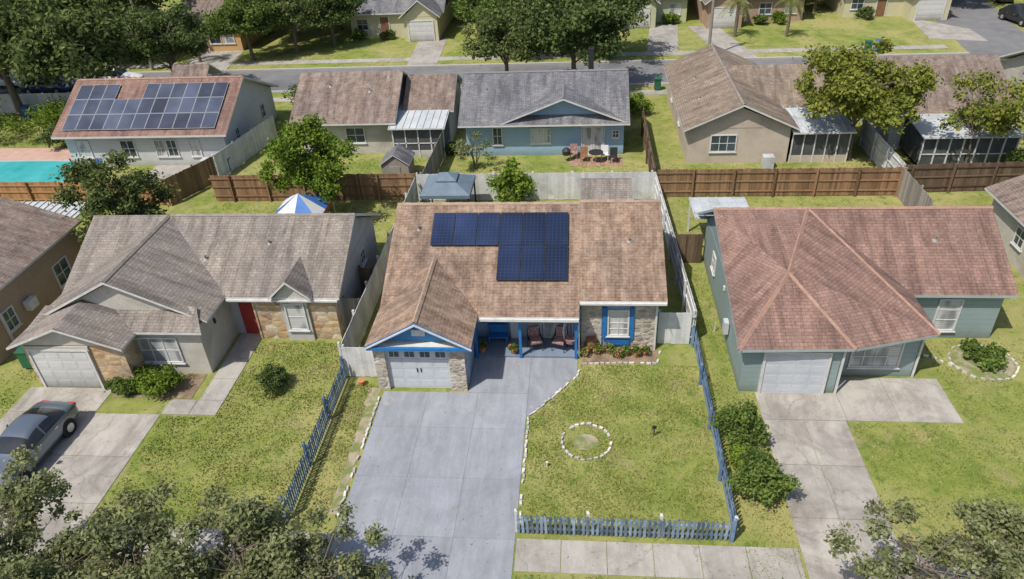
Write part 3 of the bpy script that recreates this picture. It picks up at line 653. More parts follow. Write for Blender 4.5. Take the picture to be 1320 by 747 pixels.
h["roof"].gable_y(6.7,14.0,10.35,45.8,60,2.5,4.15,"shingle_tan"); h["roof"].gable_x(10.4,18.5,49.4,58,53.6,2.5,4.3,2.4,"shingle_tan")
h["ridge_caps"].cap((10.35,45.82,4.17),(10.35,60,4.17),"ridge_grey",.1)
V=[(13.7,45.9,2.2),(17.6,45.9,2.2),(17.6,49.9,2.6),(13.7,49.9,2.6)]; h["porch_roof"].roof(V,[[0,1,2,3]],"metal_roof",th=.1)
for i in range(9): h["porch_roof"].obox((13.75+i*.47,45.9,2.21),(.04,0,0),(0,4,.4),(0,0,.05),"metal_roof")
S=h["screen_porch"]; S.box(13.8,17.4,46.3,46.35,.5,2.15,"screen_mesh"); S.box(17.35,17.4,46.35,50,.5,2.15,"screen_mesh"); S.box(13.75,17.45,46.28,46.37,0,.5,"beige_stucco")
for i in range(6): x=13.8+i*.72; S.box(x-.035,x+.035,46.24,46.32,0,2.2,"white_trim")
h.window('S',46.3,9.4,1.7,.8,2.0,"glass_dark",nv=2,nh=1); h["ac_unit"].box(11.9,12.6,45.3,45.9,0,.8,"metal_roof"); h.window('W',7.1,51,.8,1,2); h.window('W',7.1,56,.8,1,2)
h.vents([(8.2,50,3.15),(8.4,54,3.25),(12,48.5,3.3)]); h.done()
h=House("porch_house",(24,50,0)); W=h["walls"]
W.box(20.6,27.6,48.3,57,0,2.6,"white_siding"); W.poly([(20.62,48.3,2.5),(20.62,57,2.5),(20.62,52.5,4.8)],"white_siding")
h["roof"].gable_x(20.0,28.2,47.9,57.6,52.5,2.6,5.0,2.5,"shingle_bn2")
V=[(21.2,44.6,2.3),(27.2,44.6,2.3),(27.2,48.3,2.6),(21.2,48.3,2.6)]; h["porch_roof"].roof(V,[[0,1,2,3]],"metal_roof",th=.1)
S=h["screen_porch"]; S.box(21.4,27.0,45.0,45.05,.3,2.2,"screen_mesh"); S.box(21.4,21.45,45.05,48.3,.3,2.2,"screen_mesh")
for i in range(8): x=21.4+i*.8; S.box(x-.04,x+.04,44.93,45.0,0,2.3,"white_trim")
S.box(21.4,27,44.94,44.99,1.0,1.06,"white_trim"); h.done()
# ------------------------------------------------------------ ROW 3
def rowhouse(name,x0,x1,y,wall,roof,gx=None,zr=4.8):
    h=House(name,((x0+x1)/2,y+4,0)); W=h["walls"]; W.box(x0,x1,y,y+9,0,2.6,wall)
    h["roof"].gable_x(x0-.5,x1+.5,y-.5,y+9.5,y+4.5,2.6,zr,2.6,roof)
    for x in (x0+.02,x1-.02): W.poly([(x,y,2.5),(x,y+9,2.5),(x,y+4.5,zr-.15)],wall)
    if gx:
        a,b_=gx; W.box(a,b_,y-2.2,y,0,2.6,wall); h["roof"].gable_y(a-.4,b_+.4,(a+b_)/2,y-2.7,y+4.4,2.6,4.3,roof); W.poly([(a,y-2.22,2.55),(b_,y-2.22,2.55),((a+b_)/2,y-2.22,4.1)],wall)
        c=(a+b_)/2; h.garage(y-2.2,c-1.3,c+1.3,2.1,"garage_white")
    fx=[x for x in np.linspace(x0+1.3,x1-1.3,4)]
    for i,x in enumerate(fx):
        if gx and gx[0]-.8<x<gx[1]+.8: continue
        if i==1: h["front_door"].box(x-.45,x+.45,y-.06,y-.01,.05,2.1,"wood_brown"); h["front_door"].box(x-.55,x-.46,y-.08,y,.0,2.2,"white_trim"); h["front_door"].box(x+.46,x+.55,y-.08,y,0,2.2,"white_trim")
        else: h.window('S',y,x,1.3,.8,2.0,"glass_blinds" if i%2 else "glass_dark")
    h.done()
rowhouse("yellow_house",-25,-15,81,"yellow_wall","shingle_dark",gx=(-18.6,-15.0))
rowhouse("lime_house",3,11.5,84,"lime_wall","shingle_grey",gx=(4,8))
rowhouse("tan_bungalow",13,23.5,83,"tan_stucco","shingle_bn2",gx=(13.2,16.8))
rowhouse("pale_house",28,38,84,"yellow_wall","shingle_tan",gx=(34,37.8))
rowhouse("orange_house",-43,-36,77,"orange_wall","shingle_bn2")
rowhouse("cottage",-60,-50,78,"white_siding","shingle_tan",gx=(-55,-51))
rowhouse("cottage",47,57,76,"cream_stucco","shingle_grey",gx=(48,52))
for x,y,w_,r_ in ((-38,108,"cream_stucco","shingle_grey"),(-20,110,"beige_stucco","shingle_tan"),(-5,108,"white_siding","shingle_bn2"),(8,110,"yellow_wall","shingle_grey"),(24,109,"cream_stucco","shingle_tan"),(38,108,"beige_stucco","shingle_dark"),(60,100,"cream_stucco","shingle_tan")):
    rowhouse("distant_house",x-5,x+5,y,w_,r_)
rowhouse("distant_house",32,42,50,"cream_stucco","shingle_bn2")

# ------------------------------------------------------------ FENCES
def privacy(name,p,q,hgt,mat,bw=.14,gap=.008,jit=.02,th=.022,posts=None,post_every=2.4):
    p,q=Vector((p[0],p[1],0)),Vector((q[0],q[1],0)); d=q-p; L=d.length; d.normalize(); n_=Vector((-d.y,d.x,0))
    m=MB(); n=int(L/(bw+gap))
    for i in range(n):
        o=p+d*(i*(bw+gap))+n_*random.uniform(-.006,.006); o.z=random.uniform(.02,.05)
        m.obox(o,d*bw,n_*th,(0,0,hgt+random.uniform(-jit,jit)),mat)
    for z in (.35,hgt*.55,hgt-.25): m.obox(p+n_*(th+.008)+Vector((0,0,z)),d*L,n_*.04,(0,0,.08),mat)
    k=0
    while k<=L: m.obox(p+d*k+n_*(th+.05),d*.1,n_*.1,(0,0,hgt+.08),posts or mat); k+=post_every
    m.out(name)
def vinyl(name,p,q,hgt=1.7,mat="fence_white"):
    privacy(name,p,q,hgt,mat,bw=.2,gap=.004,jit=.006)
def picket(name,p,q,hgt,mat,post="white_trim",rail=None):
    p,q=Vector((p[0],p[1],0)),Vector((q[0],q[1],0)); d=q-p; L=d.length; d.normalize(); n_=Vector((-d.y,d.x,0)); m=MB()
    n=int(L/.155)
    for i in range(n):
        o=p+d*(i*.155+.02)+Vector((0,0,.06)); w=.085; hh=hgt-.08+random.uniform(-.02,.02); lean=d*random.uniform(-.03,.03)
        m.obox(o,d*w,n_*.02,Vector((0,0,hh))+lean,mat)
        t=o+Vector((0,0,hh))+lean; m.poly([t,t+d*w,t+d*w/2+Vector((0,0,.07))],mat); m.poly([t+d*w+n_*.02,t+n_*.02,t+d*w/2+Vector((0,0,.07))],mat)
    for z in (.22,hgt-.3): m.obox(p+n_*.022+Vector((0,0,z)),d*L,n_*.04,(0,0,.07),rail or mat)
    k=0
    while k<=L+.01:
        c=p+d*min(k,L)+n_*.11; m.box(c.x-.05,c.x+.05,c.y-.05,c.y+.05,0,hgt+.12,post); m.tube((c.x,c.y,hgt+.12),(c.x,c.y,hgt+.2),.08,.01,post,4); k+=L/max(1,round(L/2.35))
    m.out(name)
picket("picket_fence",(-2.05,15.95),(5.1,15.95),.95,"picket_pale")
picket("picket_fence",(5.15,15.95),(5.15,26.4),.95,"picket_blue",post="picket_blue")
picket("picket_fence",(-10.05,16.2),(-10.05,23.8),1.05,"picket_blue",post="picket_blue")
vinyl("vinyl_fence",(-10.1,24.0),(-10.1,40.8)); vinyl("vinyl_fence",(-10.1,23.9),(-8.5,23.9),1.6)
vinyl("vinyl_fence",(5.15,26.6),(4.6,40.9)); vinyl("vinyl_fence",(3.5,26.5),(5.1,26.5),1.7)
vinyl("vinyl_fence",(-10.1,40.95),(4.6,40.95),1.8)
privacy("wooden_fence",(-10.15,41.1),(-23.6,41.1),1.8,"wood_fence")
privacy("wooden_fence",(18.9,41.3),(4.65,41.3),1.8,"wood_fence")
privacy("wooden_fence",(34,42.3),(19.2,41.6),1.8,"wood_fence_dark")
privacy("wooden_fence",(18.9,41.2),(18.9,36.8),1.8,"wood_fence_grey")
privacy("wooden_fence",(-26.3,40.4),(-24.6,44.2),1.8,"wood_fence")
privacy("wooden_fence",(-26.2,40.6),(-46,41.0),1.6,"wood_fence_orange")
privacy("wooden_fence",(-9.7,41.1),(-9.4,56.5),1.8,"wood_fence_grey")
privacy("wooden_fence",(4.6,41.5),(4.6,53),1.8,"wood_fence_dark")
privacy("wooden_fence",(4.9,33.5),(6.5,33.5),1.7,"wood_fence_dark")
privacy("wooden_fence",(-11.0,30.2),(-10.2,30.2),1.7,"wood_fence_dark"); privacy("wooden_fence",(-11.1,27.6),(-10.2,27.6),1.6,"wood_fence_grey")
vinyl("vinyl_fence",(-24.6,44.3),(-23.2,52),1.8); vinyl("vinyl_fence",(19.2,41.7),(19.2,49.5),1.8)
vinyl("vinyl_fence",(-56,58.6),(-38.5,58.6),1.7)
# ------------------------------------------------------------ yard items
h=House("garden_gazebo",(-7.7,38.8,0)); g_=h["canopy"]; cx,cy=-7.7,38.8
V=[(cx-1.45,cy-1.4,2.1),(cx+1.45,cy-1.4,2.1),(cx+1.45,cy+1.4,2.1),(cx-1.45,cy+1.4,2.1),(cx-.5,cy-.5,2.6),(cx+.5,cy-.5,2.6),(cx+.5,cy+.5,2.6),(cx-.5,cy+.5,2.6)]
g_.roof(V,[[0,1,5,4],[1,2,6,5],[2,3,7,6],[3,0,4,7]],"tarp_blue","tarp_blue",.2,"tarp_blue")
V=[(cx-.6,cy-.6,2.65),(cx+.6,cy-.6,2.65),(cx+.6,cy+.6,2.65),(cx-.6,cy+.6,2.65),(cx,cy,2.95)]; g_.roof(V,[[0,1,4],[1,2,4],[2,3,4],[3,0,4]],"tarp_blue","tarp_blue",.08,"tarp_blue")
for a in (-1.35,1.35):
    for b_ in (-1.3,1.3): h["posts"].tube((cx+a,cy+b_,0),(cx+a,cy+b_,2.1),.05,.05,"black_plastic",8)
h.done()
def shed(name,cx,cy,w,dp,z,zr,wall,roof):
    h=House(name,(cx,cy,0)); h["walls"].box(cx-w/2,cx+w/2,cy-dp/2,cy+dp/2,0,z,wall); h["walls"].poly([(cx-w/2,cy-dp/2-.003,z),(cx+w/2,cy-dp/2-.003,z),(cx,cy-dp/2-.003,zr-.05)],wall)
    h["roof"].gable_y(cx-w/2-.12,cx+w/2+.12,cx,cy-dp/2-.12,cy+dp/2+.12,z,zr,roof,th=.06); h["door"].box(cx-.35,cx+.35,cy-dp/2-.04,cy-dp/2,.05,z-.15,"wood_fence_grey"); h.done()
h=House("garden_shed",(1.5,38.6,0)); h["walls"].box(.2,2.8,37.4,39.8,0,1.9,"cream_stucco"); h["roof"].gable_x(.05,2.95,37.2,40,38.6,1.9,2.5,1.9,"shingle_grey",th=.08); h["door"].box(.9,1.9,37.35,37.4,.05,1.8,"white_trim"); h.done()
shed("garden_shed",-12.1,44.6,1.8,1.8,1.3,2.0,"wood_fence_grey","shingle_dark")
h=House("canopy_tent",(-16.2,35.8,0)); cx,cy=-15.8,36.2; V=[(cx-1.4,cy-1.4,1.9),(cx+1.4,cy-1.4,1.9),(cx+1.4,cy+1.4,1.9),(cx-1.4,cy+1.4,1.9),(cx,cy,2.9)]
g_=h["canopy"]
for i,(a,b_) in enumerate(((0,1),(1,2),(2,3),(3,0))):
    A_,B_,T_=Vector(V[a]),Vector(V[b_]),Vector(V[4]); M1=A_.lerp(B_,.5)
    g_.poly([A_,M1,T_],"canopy_white"); g_.poly([M1,B_,T_],"canopy_blue"); g_.poly([A_-Vector((0,0,.25)),B_-Vector((0,0,.25)),B_,A_],"canopy_red" if i%2 else "canopy_blue")
for v in V[:4]: h["legs"].tube((v[0],v[1],0),v,.03,.03,"alu",6)
h.done()
m=MB(); pts=[(-41+5.0*math.cos(t)+.5*math.cos(2*t),45.6+2.5*math.sin(t)+.3*math.sin(3*t)) for t in np.linspace(0,2*math.pi,40,endpoint=False)]
m.prism([(x*1.0+( x+41)*.1,y+(y-45.6)*.14) for x,y in pts],0,.06,"kerb_mat"); m.prism(pts,.0,.075,"water"); m.out("swimming_pool")
m=MB(); m.prism(ccw([(-47,42.0),(-35.0,42.0),(-34.6,46.6),(-37.2,50.5),(-47,50.5)]),0,.03,"pink_deck"); m.out("pool_deck")
for i,(x,y) in enumerate(((-35.2,47.0),(-34.2,45.8),(-35.0,44.4))): outchair(x,y,("tarp_blue","canopy_blue","wood_brown")[i])
sheet("patio",ccw([(-30.5,44.6),(-25,44.6),(-25,46.9),(-30.5,46.9)]),.03,"walk_grey")
def bin_(x,y,mat,rot=0):
    m=MB(); m.prism(ccw([(x-.25,y-.28),(x+.25,y-.28),(x+.25,y+.28),(x-.25,y+.28)]),0.1,.95,mat); m.obox((x-.29,y-.32,.95),(.58,0,0),(0,.62,.03),(0,0,.07),mat)
    for s_ in (-.26,.2): m.tube((x+s_,y+.3,.12),(x+s_+.06,y+.3,.12),.12,.12,"rubber",10)
    m.tube((x-.22,y+.36,.98),(x+.22,y+.36,.98),.02,.02,mat,6); m.out("wheelie_bin")
for x,y,c in ((-25.1,24.3,"bin_green"),(-47.5,57.5,"bin_blue"),(-46.3,57.3,"bin_blue"),(26.5,71,"bin_green"),(27.5,71.2,"bin_blue"),(38.5,61.8,"bin_green"),(46,75.5,"bin_green"),(6.5,61.5,"bin_green"),(-24.6,45.8,"bin_blue")): bin_(x,y,c)
def pole(x,y,hh=10):
    m=MB(); m.tube((x,y,0),(x,y,hh),.16,.11,"pole_wood",10); m.box(x-1.1,x+1.1,y-.06,y+.06,hh-.9,hh-.78,"pole_wood")
    for a in (-1,-.5,.5,1): m.tube((x+a,y,hh-.78),(x+a,y,hh-.6),.04,.03,"white_trim",6)
    m.tube((x+.28,y-.1,hh-2.2),(x+.28,y-.1,hh-1.5),.17,.17,"metal_roof",10); m.out("utility_pole")
pole(12.0,70.7); pole(-43,70.7)
m=MB(); m.tube((2.9,20.7,0),(2.9,20.7,.5),.02,.02,"black_plastic",6); m.box(2.82,2.98,20.68,20.72,.4,.55,"black_plastic"); m.out("garden_light")
m=MB(); m.tube((-1.15,19.0,0),(-1.15,19.0,.2),.03,.03,"white_trim",8); m.tube((-1.15,19,.2),(-1.15,19,.25),.05,.05,"white_trim",8); m.out("cleanout_pipe")
m=MB(); m.tube((-9.3,23.4,0),(-9.3,23.4,.25),.12,.16,"terracotta",10); m.out("flower_pot")
m=MB(); m.tube((6.2,27.5,0),(6.2,27.5,.5),.03,.03,"metal_roof",8); m.box(6.3,6.5,26.2,26.6,.8,1.4,"metal_roof"); m.out("electric_meter")
# fallen leaves
m=MB()
for i in range(700):
    x,y=(random.uniform(-24,14),random.uniform(11.5,17)) if i%3 else (random.uniform(-22,18),random.uniform(16,26))
    if -8.6<x<-4.3 and y>23: continue
    a=random.uniform(0,6.28); s_=random.uniform(.025,.05); c,s2=math.cos(a)*s_,math.sin(a)*s_
    m.poly([(x-c,y-s2,.03),(x+s2*.5,y-c*.5,.04),(x+c,y+s2,.035),(x-s2*.5,y+c*.5,.032)],"dry_leaf")
m.out("fallen_leaves")

# ------------------------------------------------------------ CARS
def car(loc,rot,paint,suv=0):
    e=empty("parked_car",loc); e.rotation_euler=(0,0,rot)
    z=suv*.28
    st=[(0,.62,.50,.52,.53),(.1,.82,.64,.66,.68),(.55,.89,.76,.72,.81),(1.1,.91,.86,.72,.93),(1.4,.91,.92,.74,.97),(2.1,.91,.95,.58,1.38+z),(2.65,.91,.96,.61,1.44+z),(3.3,.91,.97,.59,1.39+z),(4.0,.90,.99,.68,1.07+z*.9),(4.1,.89,.98,.70,1.04+z*.4),(4.45,.85,.95,.68,1.0),(4.6,.74,.84,.6,.87),(4.64,.68,.5,.55,.55)]
    m=MB(); v=[];n=0
    for (y,w,zb,wt,zt) in st:
        half=[(w*.82,.2),(w,.3),(w*1.0,.55*zb+.1),(w*.97,zb),(wt,zt-.03),(wt*.55,zt)]
        ring=[(x,y-2.3,zz) for x,zz in half]+[(0,y-2.3,zt+.015)]+[(-x,y-2.3,zz) for x,zz in reversed(half)]
        v+=ring; n=len(ring)
    m.v=v
    for i in range(len(st)-1):
        for j in range(n):
            j2=(j+1)%n; f=(i*n+j,i*n+j2,(i+1)*n+j2,(i+1)*n+j)
            mt=paint
            side=j in (3,8); top=j in (4,5,6,7)
            if side and 4<=i<=7: mt="glass_car"
            if top and i in (4,7): mt="glass_car"
            m.f.append(f); m.m.append(mt)
    m.f.append(tuple(range(n))[::-1]); m.m.append(paint); m.f.append(tuple((len(st)-1)*n+k for k in range(n))); m.m.append(paint)
    o=m.out("body",e,True); o.matrix_parent_inverse=Matrix(); s_=o.modifiers.new("s","SUBSURF"); s_.levels=2; s_.render_levels=2
    k=MB()
    for y in (-1.42,1.38):
        for s in (-1,1):
            k.tube((s*.72,y,.33),(s*.925,y,.33),.385,.385,"black_plastic",24); k.tube((s*.74,y,.33),(s*.94,y,.33),.33,.33,"rubber",24); k.tube((s*.93,y,.33),(s*.955,y,.33),.2,.19,"alu",12)
    for s in (-1,1):
        k.box(s*.5-.15,s*.5+.15,-2.29,-2.2,.58,.68,"head_light"); k.box(s*.58-.16,s*.58+.16,2.22,2.31,.74,.86,"tail_light")
        k.box(s*.97-.08,s*.97+.08,-.72,-.58,.95,1.07,paint)
        k.obox((s*.84-.02,.3,.96),(.04,0,0),(0,.07,0),(-s*.2,.02,.40),paint)
        for yy in (-.25,.75): k.box(s*.915-.012,s*.915+.012,yy,yy+.16,.83,.86,"alu")
    k.box(-.3,.3,-2.33,-2.28,.35,.48,"black_plastic"); k.box(-.2,.2,2.32,2.35,.5,.62,"white_trim")
    o=k.out("wheels_and_lights",e); o.matrix_parent_inverse=Matrix()
car((-21.5,18.75,.02),-.04,"car_grey")
car((2.9,59.0,.02),0.1,"car_navy",1); car((-44,66.2,.02),1.57,"car_white",1); car((-50,64.3,.02),1.57,"car_navy"); car((46.5,90,.02),-.1,"car_black",1); car((-56,66.5,.02),1.5,"car_white"); car((44,80,.02),.2,"car_black",1)

# ------------------------------------------------------------ TREES
def tree_mesh(name,H,R,zc,Rz,K,n,ls,lm,seed,trunk=.22,cr=.36,stems=1):
    rng=np.random.default_rng(seed); m=MB()
    cl=[]
    for i in range(K):
        d=rng.normal(size=3); d/=np.linalg.norm(d); rr=(.25+.75*rng.random()**.45)
        if d[2]<-.55: d[2]*=.4
        asym=1+.22*math.sin(3*math.atan2(d[1],d[0])+seed)
        cl.append((np.array([d[0]*R*rr*asym,d[1]*R*rr*asym,zc+d[2]*Rz*rr]),cr*R*(.55+.75*rng.random())))
    th=max(zc-Rz*.6,.3*H)
    for s_ in range(stems):
        ox,oy=(rng.normal(size=2)*.12*R if stems>1 else (0,0))
        pts=[Vector((ox*.3,oy*.3,-.1)),Vector((ox+rng.normal()*.05,oy+rng.normal()*.05,th*.5)),Vector((ox*1.6+rng.normal()*.1,oy*1.6+rng.normal()*.1,th)),Vector((ox*2,oy*2,zc+Rz*.25))]
        rs=[trunk,trunk*.75,trunk*.6,trunk*.25]
        for a in range(3): m.tube(pts[a],pts[a+1],rs[a],rs[a+1],"bark",8,False)
        for c,_ in cl[s_::stems][:22]:
            t=rng.uniform(.3,1); b0=pts[1].lerp(pts[2],t) if rng.random()<.5 else pts[2].lerp(pts[3],t*.8)
            e_=Vector(c); mid=b0.lerp(e_,.5)+Vector((0,0,.08*R)); m.tube(b0,mid,trunk*.3,trunk*.18,"bark",5,False); m.tube(mid,e_,trunk*.18,trunk*.05,"bark",5,False)
    w=np.array([r**2 for _,r in cl]); w/=w.sum(); idx=rng.choice(K,n,p=w)
    C=np.array([c for c,_ in cl])[idx]; Rr_=np.array([r for _,r in cl])[idx]
    d=rng.normal(size=(n,3)); d/=np.linalg.norm(d,axis=1)[:,None]
    P=C+d*(Rr_*(rng.random(n)**.45)*(1+.25*rng.normal(size=n)))[:,None]*np.array([1,1,.75])
    P[:,2]=np.maximum(P[:,2],.03)
    u=rng.normal(size=(n,3)); u/=np.linalg.norm(u,axis=1)[:,None]
    nn=rng.normal(size=(n,3))*.8+d*.5+np.array([0,0,.6])
    v_=np.cross(nn,u); v_/=np.linalg.norm(v_,axis=1)[:,None]; u=np.cross(v_,nn); u/=np.linalg.norm(u,axis=1)[:,None]
    s_=(ls*(.55+.9*rng.random(n)))[:,None]
    a=P-u*s_; b_=P+v_*s_*.55; c=P+u*s_; e_=P-v_*s_*.55
    Q=np.stack([a,b_,c,e_],1).reshape(-1,3)
    i0=len(m.v); m.v+=Q.tolist(); m.f+=[(i0+4*i,i0+4*i+1,i0+4*i+2,i0+4*i+3) for i in range(n)]; m.m+=[lm]*n
    me=bpy.data.meshes.new(name); me.from_pydata(m.v,[],m.f); me.materials.append(MATS["bark"]); me.materials.append(MATS[lm])
    me.polygons.foreach_set("material_index",[0 if x=="bark" else 1 for x in m.m]); me.update(); return me
def put(name,me,x,y,s=1,rot=0,z=0,sz=None):
    o=bpy.data.objects.new(name,me); o.location=(x,y,z); o.scale=(s,s,sz or s); o.rotation_euler=(0,0,rot); COL.objects.link(o); return o
put("shade_tree",tree_mesh("t1",6.4,2.45,3.7,2.7,50,18000,.10,"leaf_bright",3,.16,.27),-15.6,38.5)
put("shade_tree",tree_mesh("t2",6.4,2.35,3.5,2.8,38,13000,.10,"leaf_oak",4,.16,.27,2),-24.6,33.2)
put("shade_tree",tree_mesh("t3",7.6,3.5,4.7,2.9,60,20000,.13,"leaf_yellow",5,.2,.24),17.7,46.7)
put("shade_tree",tree_mesh("t4",6,2.6,3.9,2.0,26,3500,.13,"leaf_yellow",6,.1,.3,3),24.4,45.0)
put("shade_tree",tree_mesh("t5",7,3.0,4.6,2.7,44,13000,.14,"leaf_dark",8,.2,.28),30.4,45.5)
put("fruit_tree",tree_mesh("t6",3.4,1.5,1.9,1.4,22,5000,.10,"leaf_bright",9,.08,.34),-3.9,38.9)
put("bare_shrub",tree_mesh("t7",2.6,1.2,1.6,1.0,16,1200,.08,"leaf_olive",10,.05,.3,4),-7.1,45.8)
fg=[tree_mesh("f1",4.6,2.3,3.2,1.3,54,15000,.068,"leaf_olive",21,.08,.19,2),tree_mesh("f2",4.4,2.3,3.0,1.4,48,12000,.068,"leaf_olive",22,.08,.17,3),tree_mesh("f3",4.5,2.4,3.1,1.2,42,9000,.065,"leaf_olive",23,.07,.15,3)]
for i,x,y,s,r in ((0,-17.0,12.7,1.03,0),(1,-13.2,12.2,1,0),(0,-9.8,12.3,1.0,2.2),(2,-6.9,11.9,.9,.5),(1,-15,11,1.0,4),(0,-8.2,10.9,.9,5),(2,9.6,12.4,1.05,1.3),(1,12.6,12.8,1.0,2.6),(2,5.6,11.2,.72,3.1),(0,11.5,11.0,.95,.4)): put("street_tree",fg[i],x,y,s,r)
def shrub(name,x,y,r,hh,lm="leaf_shrub",seed=1,n=3000,ls=.055,sx=1):
    me=tree_mesh(name,hh,r,hh*.5,hh*.42,26,n,ls,lm,seed,.03,.38,2); o=put(name,me,x,y); o.scale=(sx,1,1); return o
shrub("garden_shrub",-13.0,23.1,.62,1.0,"leaf_dark",31,3500,.05); shrub("garden_shrub",-18.9,23.0,.75,1.0,"leaf_bright",32,3500); shrub("garden_shrub",-17.8,22.8,.8,1.0,"leaf_bright",33,3500); shrub("garden_shrub",-19.7,22.7,.6,.9,"leaf_shrub",36,2500)
shrub("garden_shrub",6.05,20.6,.85,1.7,"leaf_shrub",34,5500,.06); shrub("garden_shrub",6.3,18.1,.95,1.8,"leaf_shrub",35,6000,.06); shrub("garden_shrub",5.9,19.3,.5,.9,"leaf_bright",37,2000)
shrub("garden_shrub",17,25.5,.7,.8,"leaf_shrub",38,2500,.08)
for i,(x,y,r) in enumerate(((-38.5,52,1.6),(-40,50.8,1.3),(-21.5,47.8,.8),(-20.6,56.5,1.5),(-22.4,58,1.8),(-8.6,55,1.1),(1.2,41.9,.6),(-34,43.6,.9),(-43,52.5,2),(27.5,43.5,1.3),(-8.9,48.3,.6),(4.4,56,1),(-47,52,2.2),(-51,54,2),(-43,55.5,1.5),(-24,80.2,.8),(-20.8,80.2,.7),(21,82.2,.8),(19,82,.7),(30,83.2,.8),(9.8,83.2,.8))): shrub("garden_shrub",x,y,r,r*1.5,("leaf_shrub","leaf_dark","leaf_bright")[i%3],50+i,1800,.1)
oak=[tree_mesh("oak%d"%i,10,5.2,6.4,3.4,60,11000,.21,lm,100+i,.35,.24) for i,lm in enumerate(("leaf_oak","leaf_dark","leaf_oak","leaf_shrub"))]
rs=random.Random(5)
for x,y,s in ((-40,56.5,.95),(-48,57.5,1.05),(-36.5,63,.75),(-54,60,1),(-60,62,1.2),(-47,74,1.1),(-53,72,1.1),(-60,74,1.2),(-33.5,73.5,.68),(-29.5,75.5,.66),(-26.2,78,.6),(-27.5,85,1.0),(-35.5,84,1.1),(-31,80,.8),
    (-6.2,61.8,.72),(-.5,61.3,.85),(2.6,70.8,.8),(-3.5,73,.8),(-8.6,74.5,.62),(-6.5,79,.8),(-1.5,80,.9),(-10.5,84,.8),(-.5,90,1.15),(-6.5,92,1.1),(9.5,94,1),(13.5,96,1),(-13,92,1.0),(-19,95,1.1),(25.8,87,.7),(20,94,1.1),(27,94,1.1),(32,97,1.1),(40.5,88,.7),(-42,88,1.1),(-50,86,1.2),(-58,88,1.2),(-25,96,1.1),(-32,95,1),(3,98,1.1),(-70,80,1.2),(-72,66,1.2),(51,68,1),(36.5,47.5,.75),(40,57,1),(52,86,1),(58,92,1.1)):
    put("oak_tree",oak[rs.randrange(4)],x,y,s*rs.uniform(.94,1.06),rs.uniform(0,6.28))
def distant_trees():
    pc=bpy.data.collections.new("distant_trees_source")
    for i in range(3):
        o=bpy.data.objects.new("tree_variant",oak[i]); pc.objects.link(o); o.location=((i-1)*9,(i%2)*5,0); o.rotation_euler=(0,0,i*2)
        o=bpy.data.objects.new("tree_variant",oak[(i+1)%3]); pc.objects.link(o); o.location=((i-1)*8+3,10+(i%2)*4,0); o.rotation_euler=(0,0,i*2+1)
    for yy in range(122,300,26):
        for k in range(-int(yy/26)-1,int(yy/26)+2):
            e=bpy.data.objects.new("distant_trees",None); e.instance_type='COLLECTION'; e.instance_collection=pc
            e.location=(k*28+rs.uniform(-5,5),yy+rs.uniform(-4,4),0); e.rotation_euler=(0,0,rs.uniform(0,6.28)); COL.objects.link(e)
distant_trees()
def palm(x,y,hh,seed):
    rng=np.random.default_rng(seed); m=MB()
    for i in range(6): m.tube((x,y,hh*i/6),(x,y,hh*(i+1)/6),.17-.008*i,.16-.008*i,"bark",8,False)
    for i in range(22):
        a=rng.uniform(0,6.28); el=rng.uniform(-.3,1.2); L=rng.uniform(1.5,2.1); d=Vector((math.cos(a),math.sin(a),0)); s_=Vector((-d.y,d.x,0))
        prev=Vector((x,y,hh)); vz=math.sin(el); vh=math.cos(el)
        for k in range(9):
            nx=prev+(d*vh+Vector((0,0,vz)))*L/9
            for sg in (-1,1):
                for q in range(2):
                    b0=prev.lerp(nx,q*.5); tip=b0+s_*sg*.45*math.sin((k+1.5)/11*3.14)+d*.18+Vector((0,0,-.18)); m.poly([b0,b0+(nx-prev)*.3,tip],"leaf_palm")
            prev=nx; vz-=.2
    m.out("palm_tree")
palm(15.6,77.5,3.6,1); palm(20.6,77,3.4,2); palm(-39,73,3.6,3)

# ------------------------------------------------------------ lawn blades (one object)
rng=np.random.default_rng(2)
rects=[(-17.2,-10.3,15.9,26.3,30000),(-9.9,-8.8,16.2,23.4,4500),(-1.9,5.0,16.1,25.0,30000),(5.3,7.1,11.5,33,8000),(10.5,22,15.8,21.6,13000),(14.9,22,21.8,27,7000),(-17.3,-8.4,11.4,14.4,8000),(-2,7.1,11.3,14.4,9000),(-26.2,-24.3,14,24,3500),(-10.0,-8.7,30,40.5,1000),(10.5,20,11.4,14.4,6000),(-23,-10.5,36,40.8,4000),(5,18.5,36,41,4000),(-20,-10,42,47.5,5000),(-8,4,42,46,4500),(4.9,20,42,46,6000)]
V=[]
for x0,x1,y0,y1,n in rects:
    x=rng.uniform(x0,x1,n); y=rng.uniform(y0,y1,n)
    keep=np.ones(n,bool)
    keep&=~((x<-15.0)&(x>-17.5)&(y>21.2)&(y<27.7))
    keep&=~((x>-2.3)&(x<0.1)&(y>21.5+(x+2.0)*1.3-.1))
    keep&=~(((x-.3)**2+(y-20.3)**2<.2)|((x-17)**2+(y-25.5)**2<1.4))
    dn=np.sin(x*1.7+np.sin(y*1.1)*2)*np.sin(y*1.9+np.sin(x*.8)*2)
    keep&=rng.random(n)<(.5+.5*dn+.15)
    x=x[keep];y=y[keep];n=len(x)
    a=rng.uniform(0,6.28,n); w=rng.uniform(.012,.035,n); hh=rng.uniform(.03,.085,n); lx=rng.normal(0,.035,n); ly=rng.normal(0,.035,n)
    A=np.stack([x-np.cos(a)*w,y-np.sin(a)*w,np.zeros(n)],1); B_=np.stack([x+np.cos(a)*w,y+np.sin(a)*w,np.zeros(n)],1); C_=np.stack([x+lx,y+ly,hh],1)
    V.append(np.stack([A,B_,C_],1).reshape(-1,3))
V=np.concatenate(V); n=len(V)//3
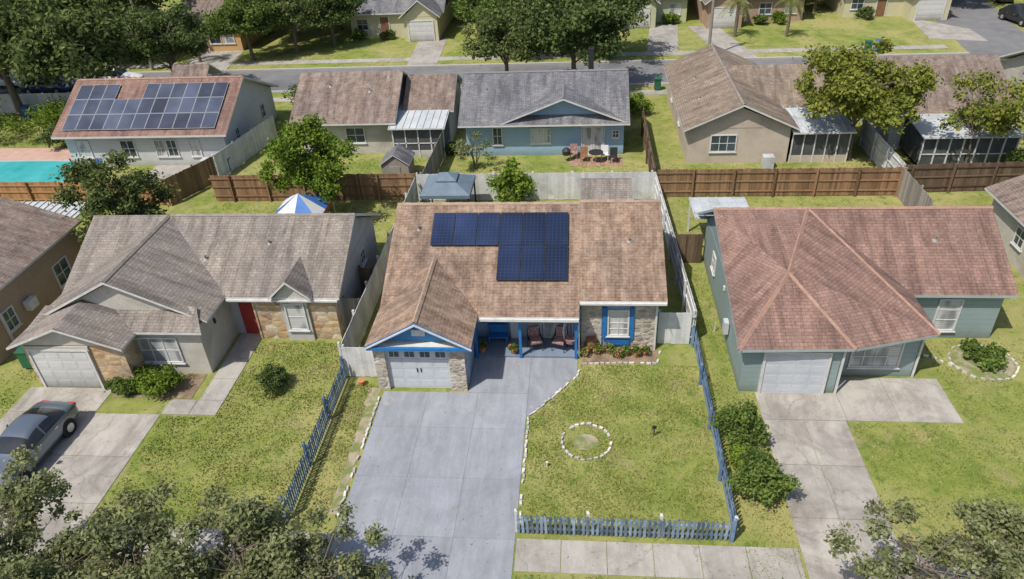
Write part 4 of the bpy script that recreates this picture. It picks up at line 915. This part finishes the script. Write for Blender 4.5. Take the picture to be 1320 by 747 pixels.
me=bpy.data.meshes.new("lawn_grass"); me.vertices.add(len(V)); me.vertices.foreach_set("co",V.ravel()); me.loops.add(3*n); me.loops.foreach_set("vertex_index",np.arange(3*n)); me.polygons.add(n); me.polygons.foreach_set("loop_start",np.arange(n)*3); me.update(calc_edges=True); me.validate(); me.materials.append(MATS["blade_mat"])
o=bpy.data.objects.new("lawn_grass",me); COL.objects.link(o)

# ------------------------------------------------------------ light, sky, camera
w=bpy.data.worlds.new("World"); SC.world=w; w.use_nodes=True; nt=w.node_tree
sk=nt.nodes.new("ShaderNodeTexSky"); sk.sky_type='NISHITA'; sk.sun_disc=False
el=math.radians(58); sd=Vector((-.68,-.73,0)).normalized()*math.cos(el)+Vector((0,0,math.sin(el)))
sk.sun_elevation=el; sk.sun_rotation=math.atan2(sd.x,sd.y); sk.air_density=1; sk.dust_density=2
nt.links.new(sk.outputs[0],nt.nodes["Background"].inputs[0]); nt.nodes["Background"].inputs[1].default_value=.14
L=bpy.data.lights.new("sun","SUN"); L.energy=5.0; L.angle=math.radians(.5); L.color=(1,.945,.865); o=bpy.data.objects.new("sun",L); o.rotation_euler=sd.to_track_quat('Z','Y').to_euler(); o.location=(0,0,60); COL.objects.link(o)
f=942;th,ya,ro=[math.radians(a) for a in (33.41,6.28,3.19)]
fw=Vector((-math.sin(ya)*math.cos(th),math.cos(ya)*math.cos(th),-math.sin(th))); r0=Vector((math.cos(ya),math.sin(ya),0)); d0=fw.cross(r0)
r_=r0*math.cos(ro)+d0*math.sin(ro); d_=-r0*math.sin(ro)+d0*math.cos(ro)
cam=bpy.data.cameras.new("camera"); cam.sensor_width=36; cam.lens=f/1320*36; cam.clip_end=3000; cam.clip_start=.1
co=bpy.data.objects.new("camera",cam); COL.objects.link(co)
up=-d_; bk=-fw
co.matrix_world=Matrix(((r_.x,up.x,bk.x,0),(r_.y,up.y,bk.y,0),(r_.z,up.z,bk.z,20.5),(0,0,0,1)))
SC.camera=co
SC.view_settings.view_transform='Standard'; SC.view_settings.look='None'; SC.view_settings.exposure=0; SC.view_settings.gamma=1
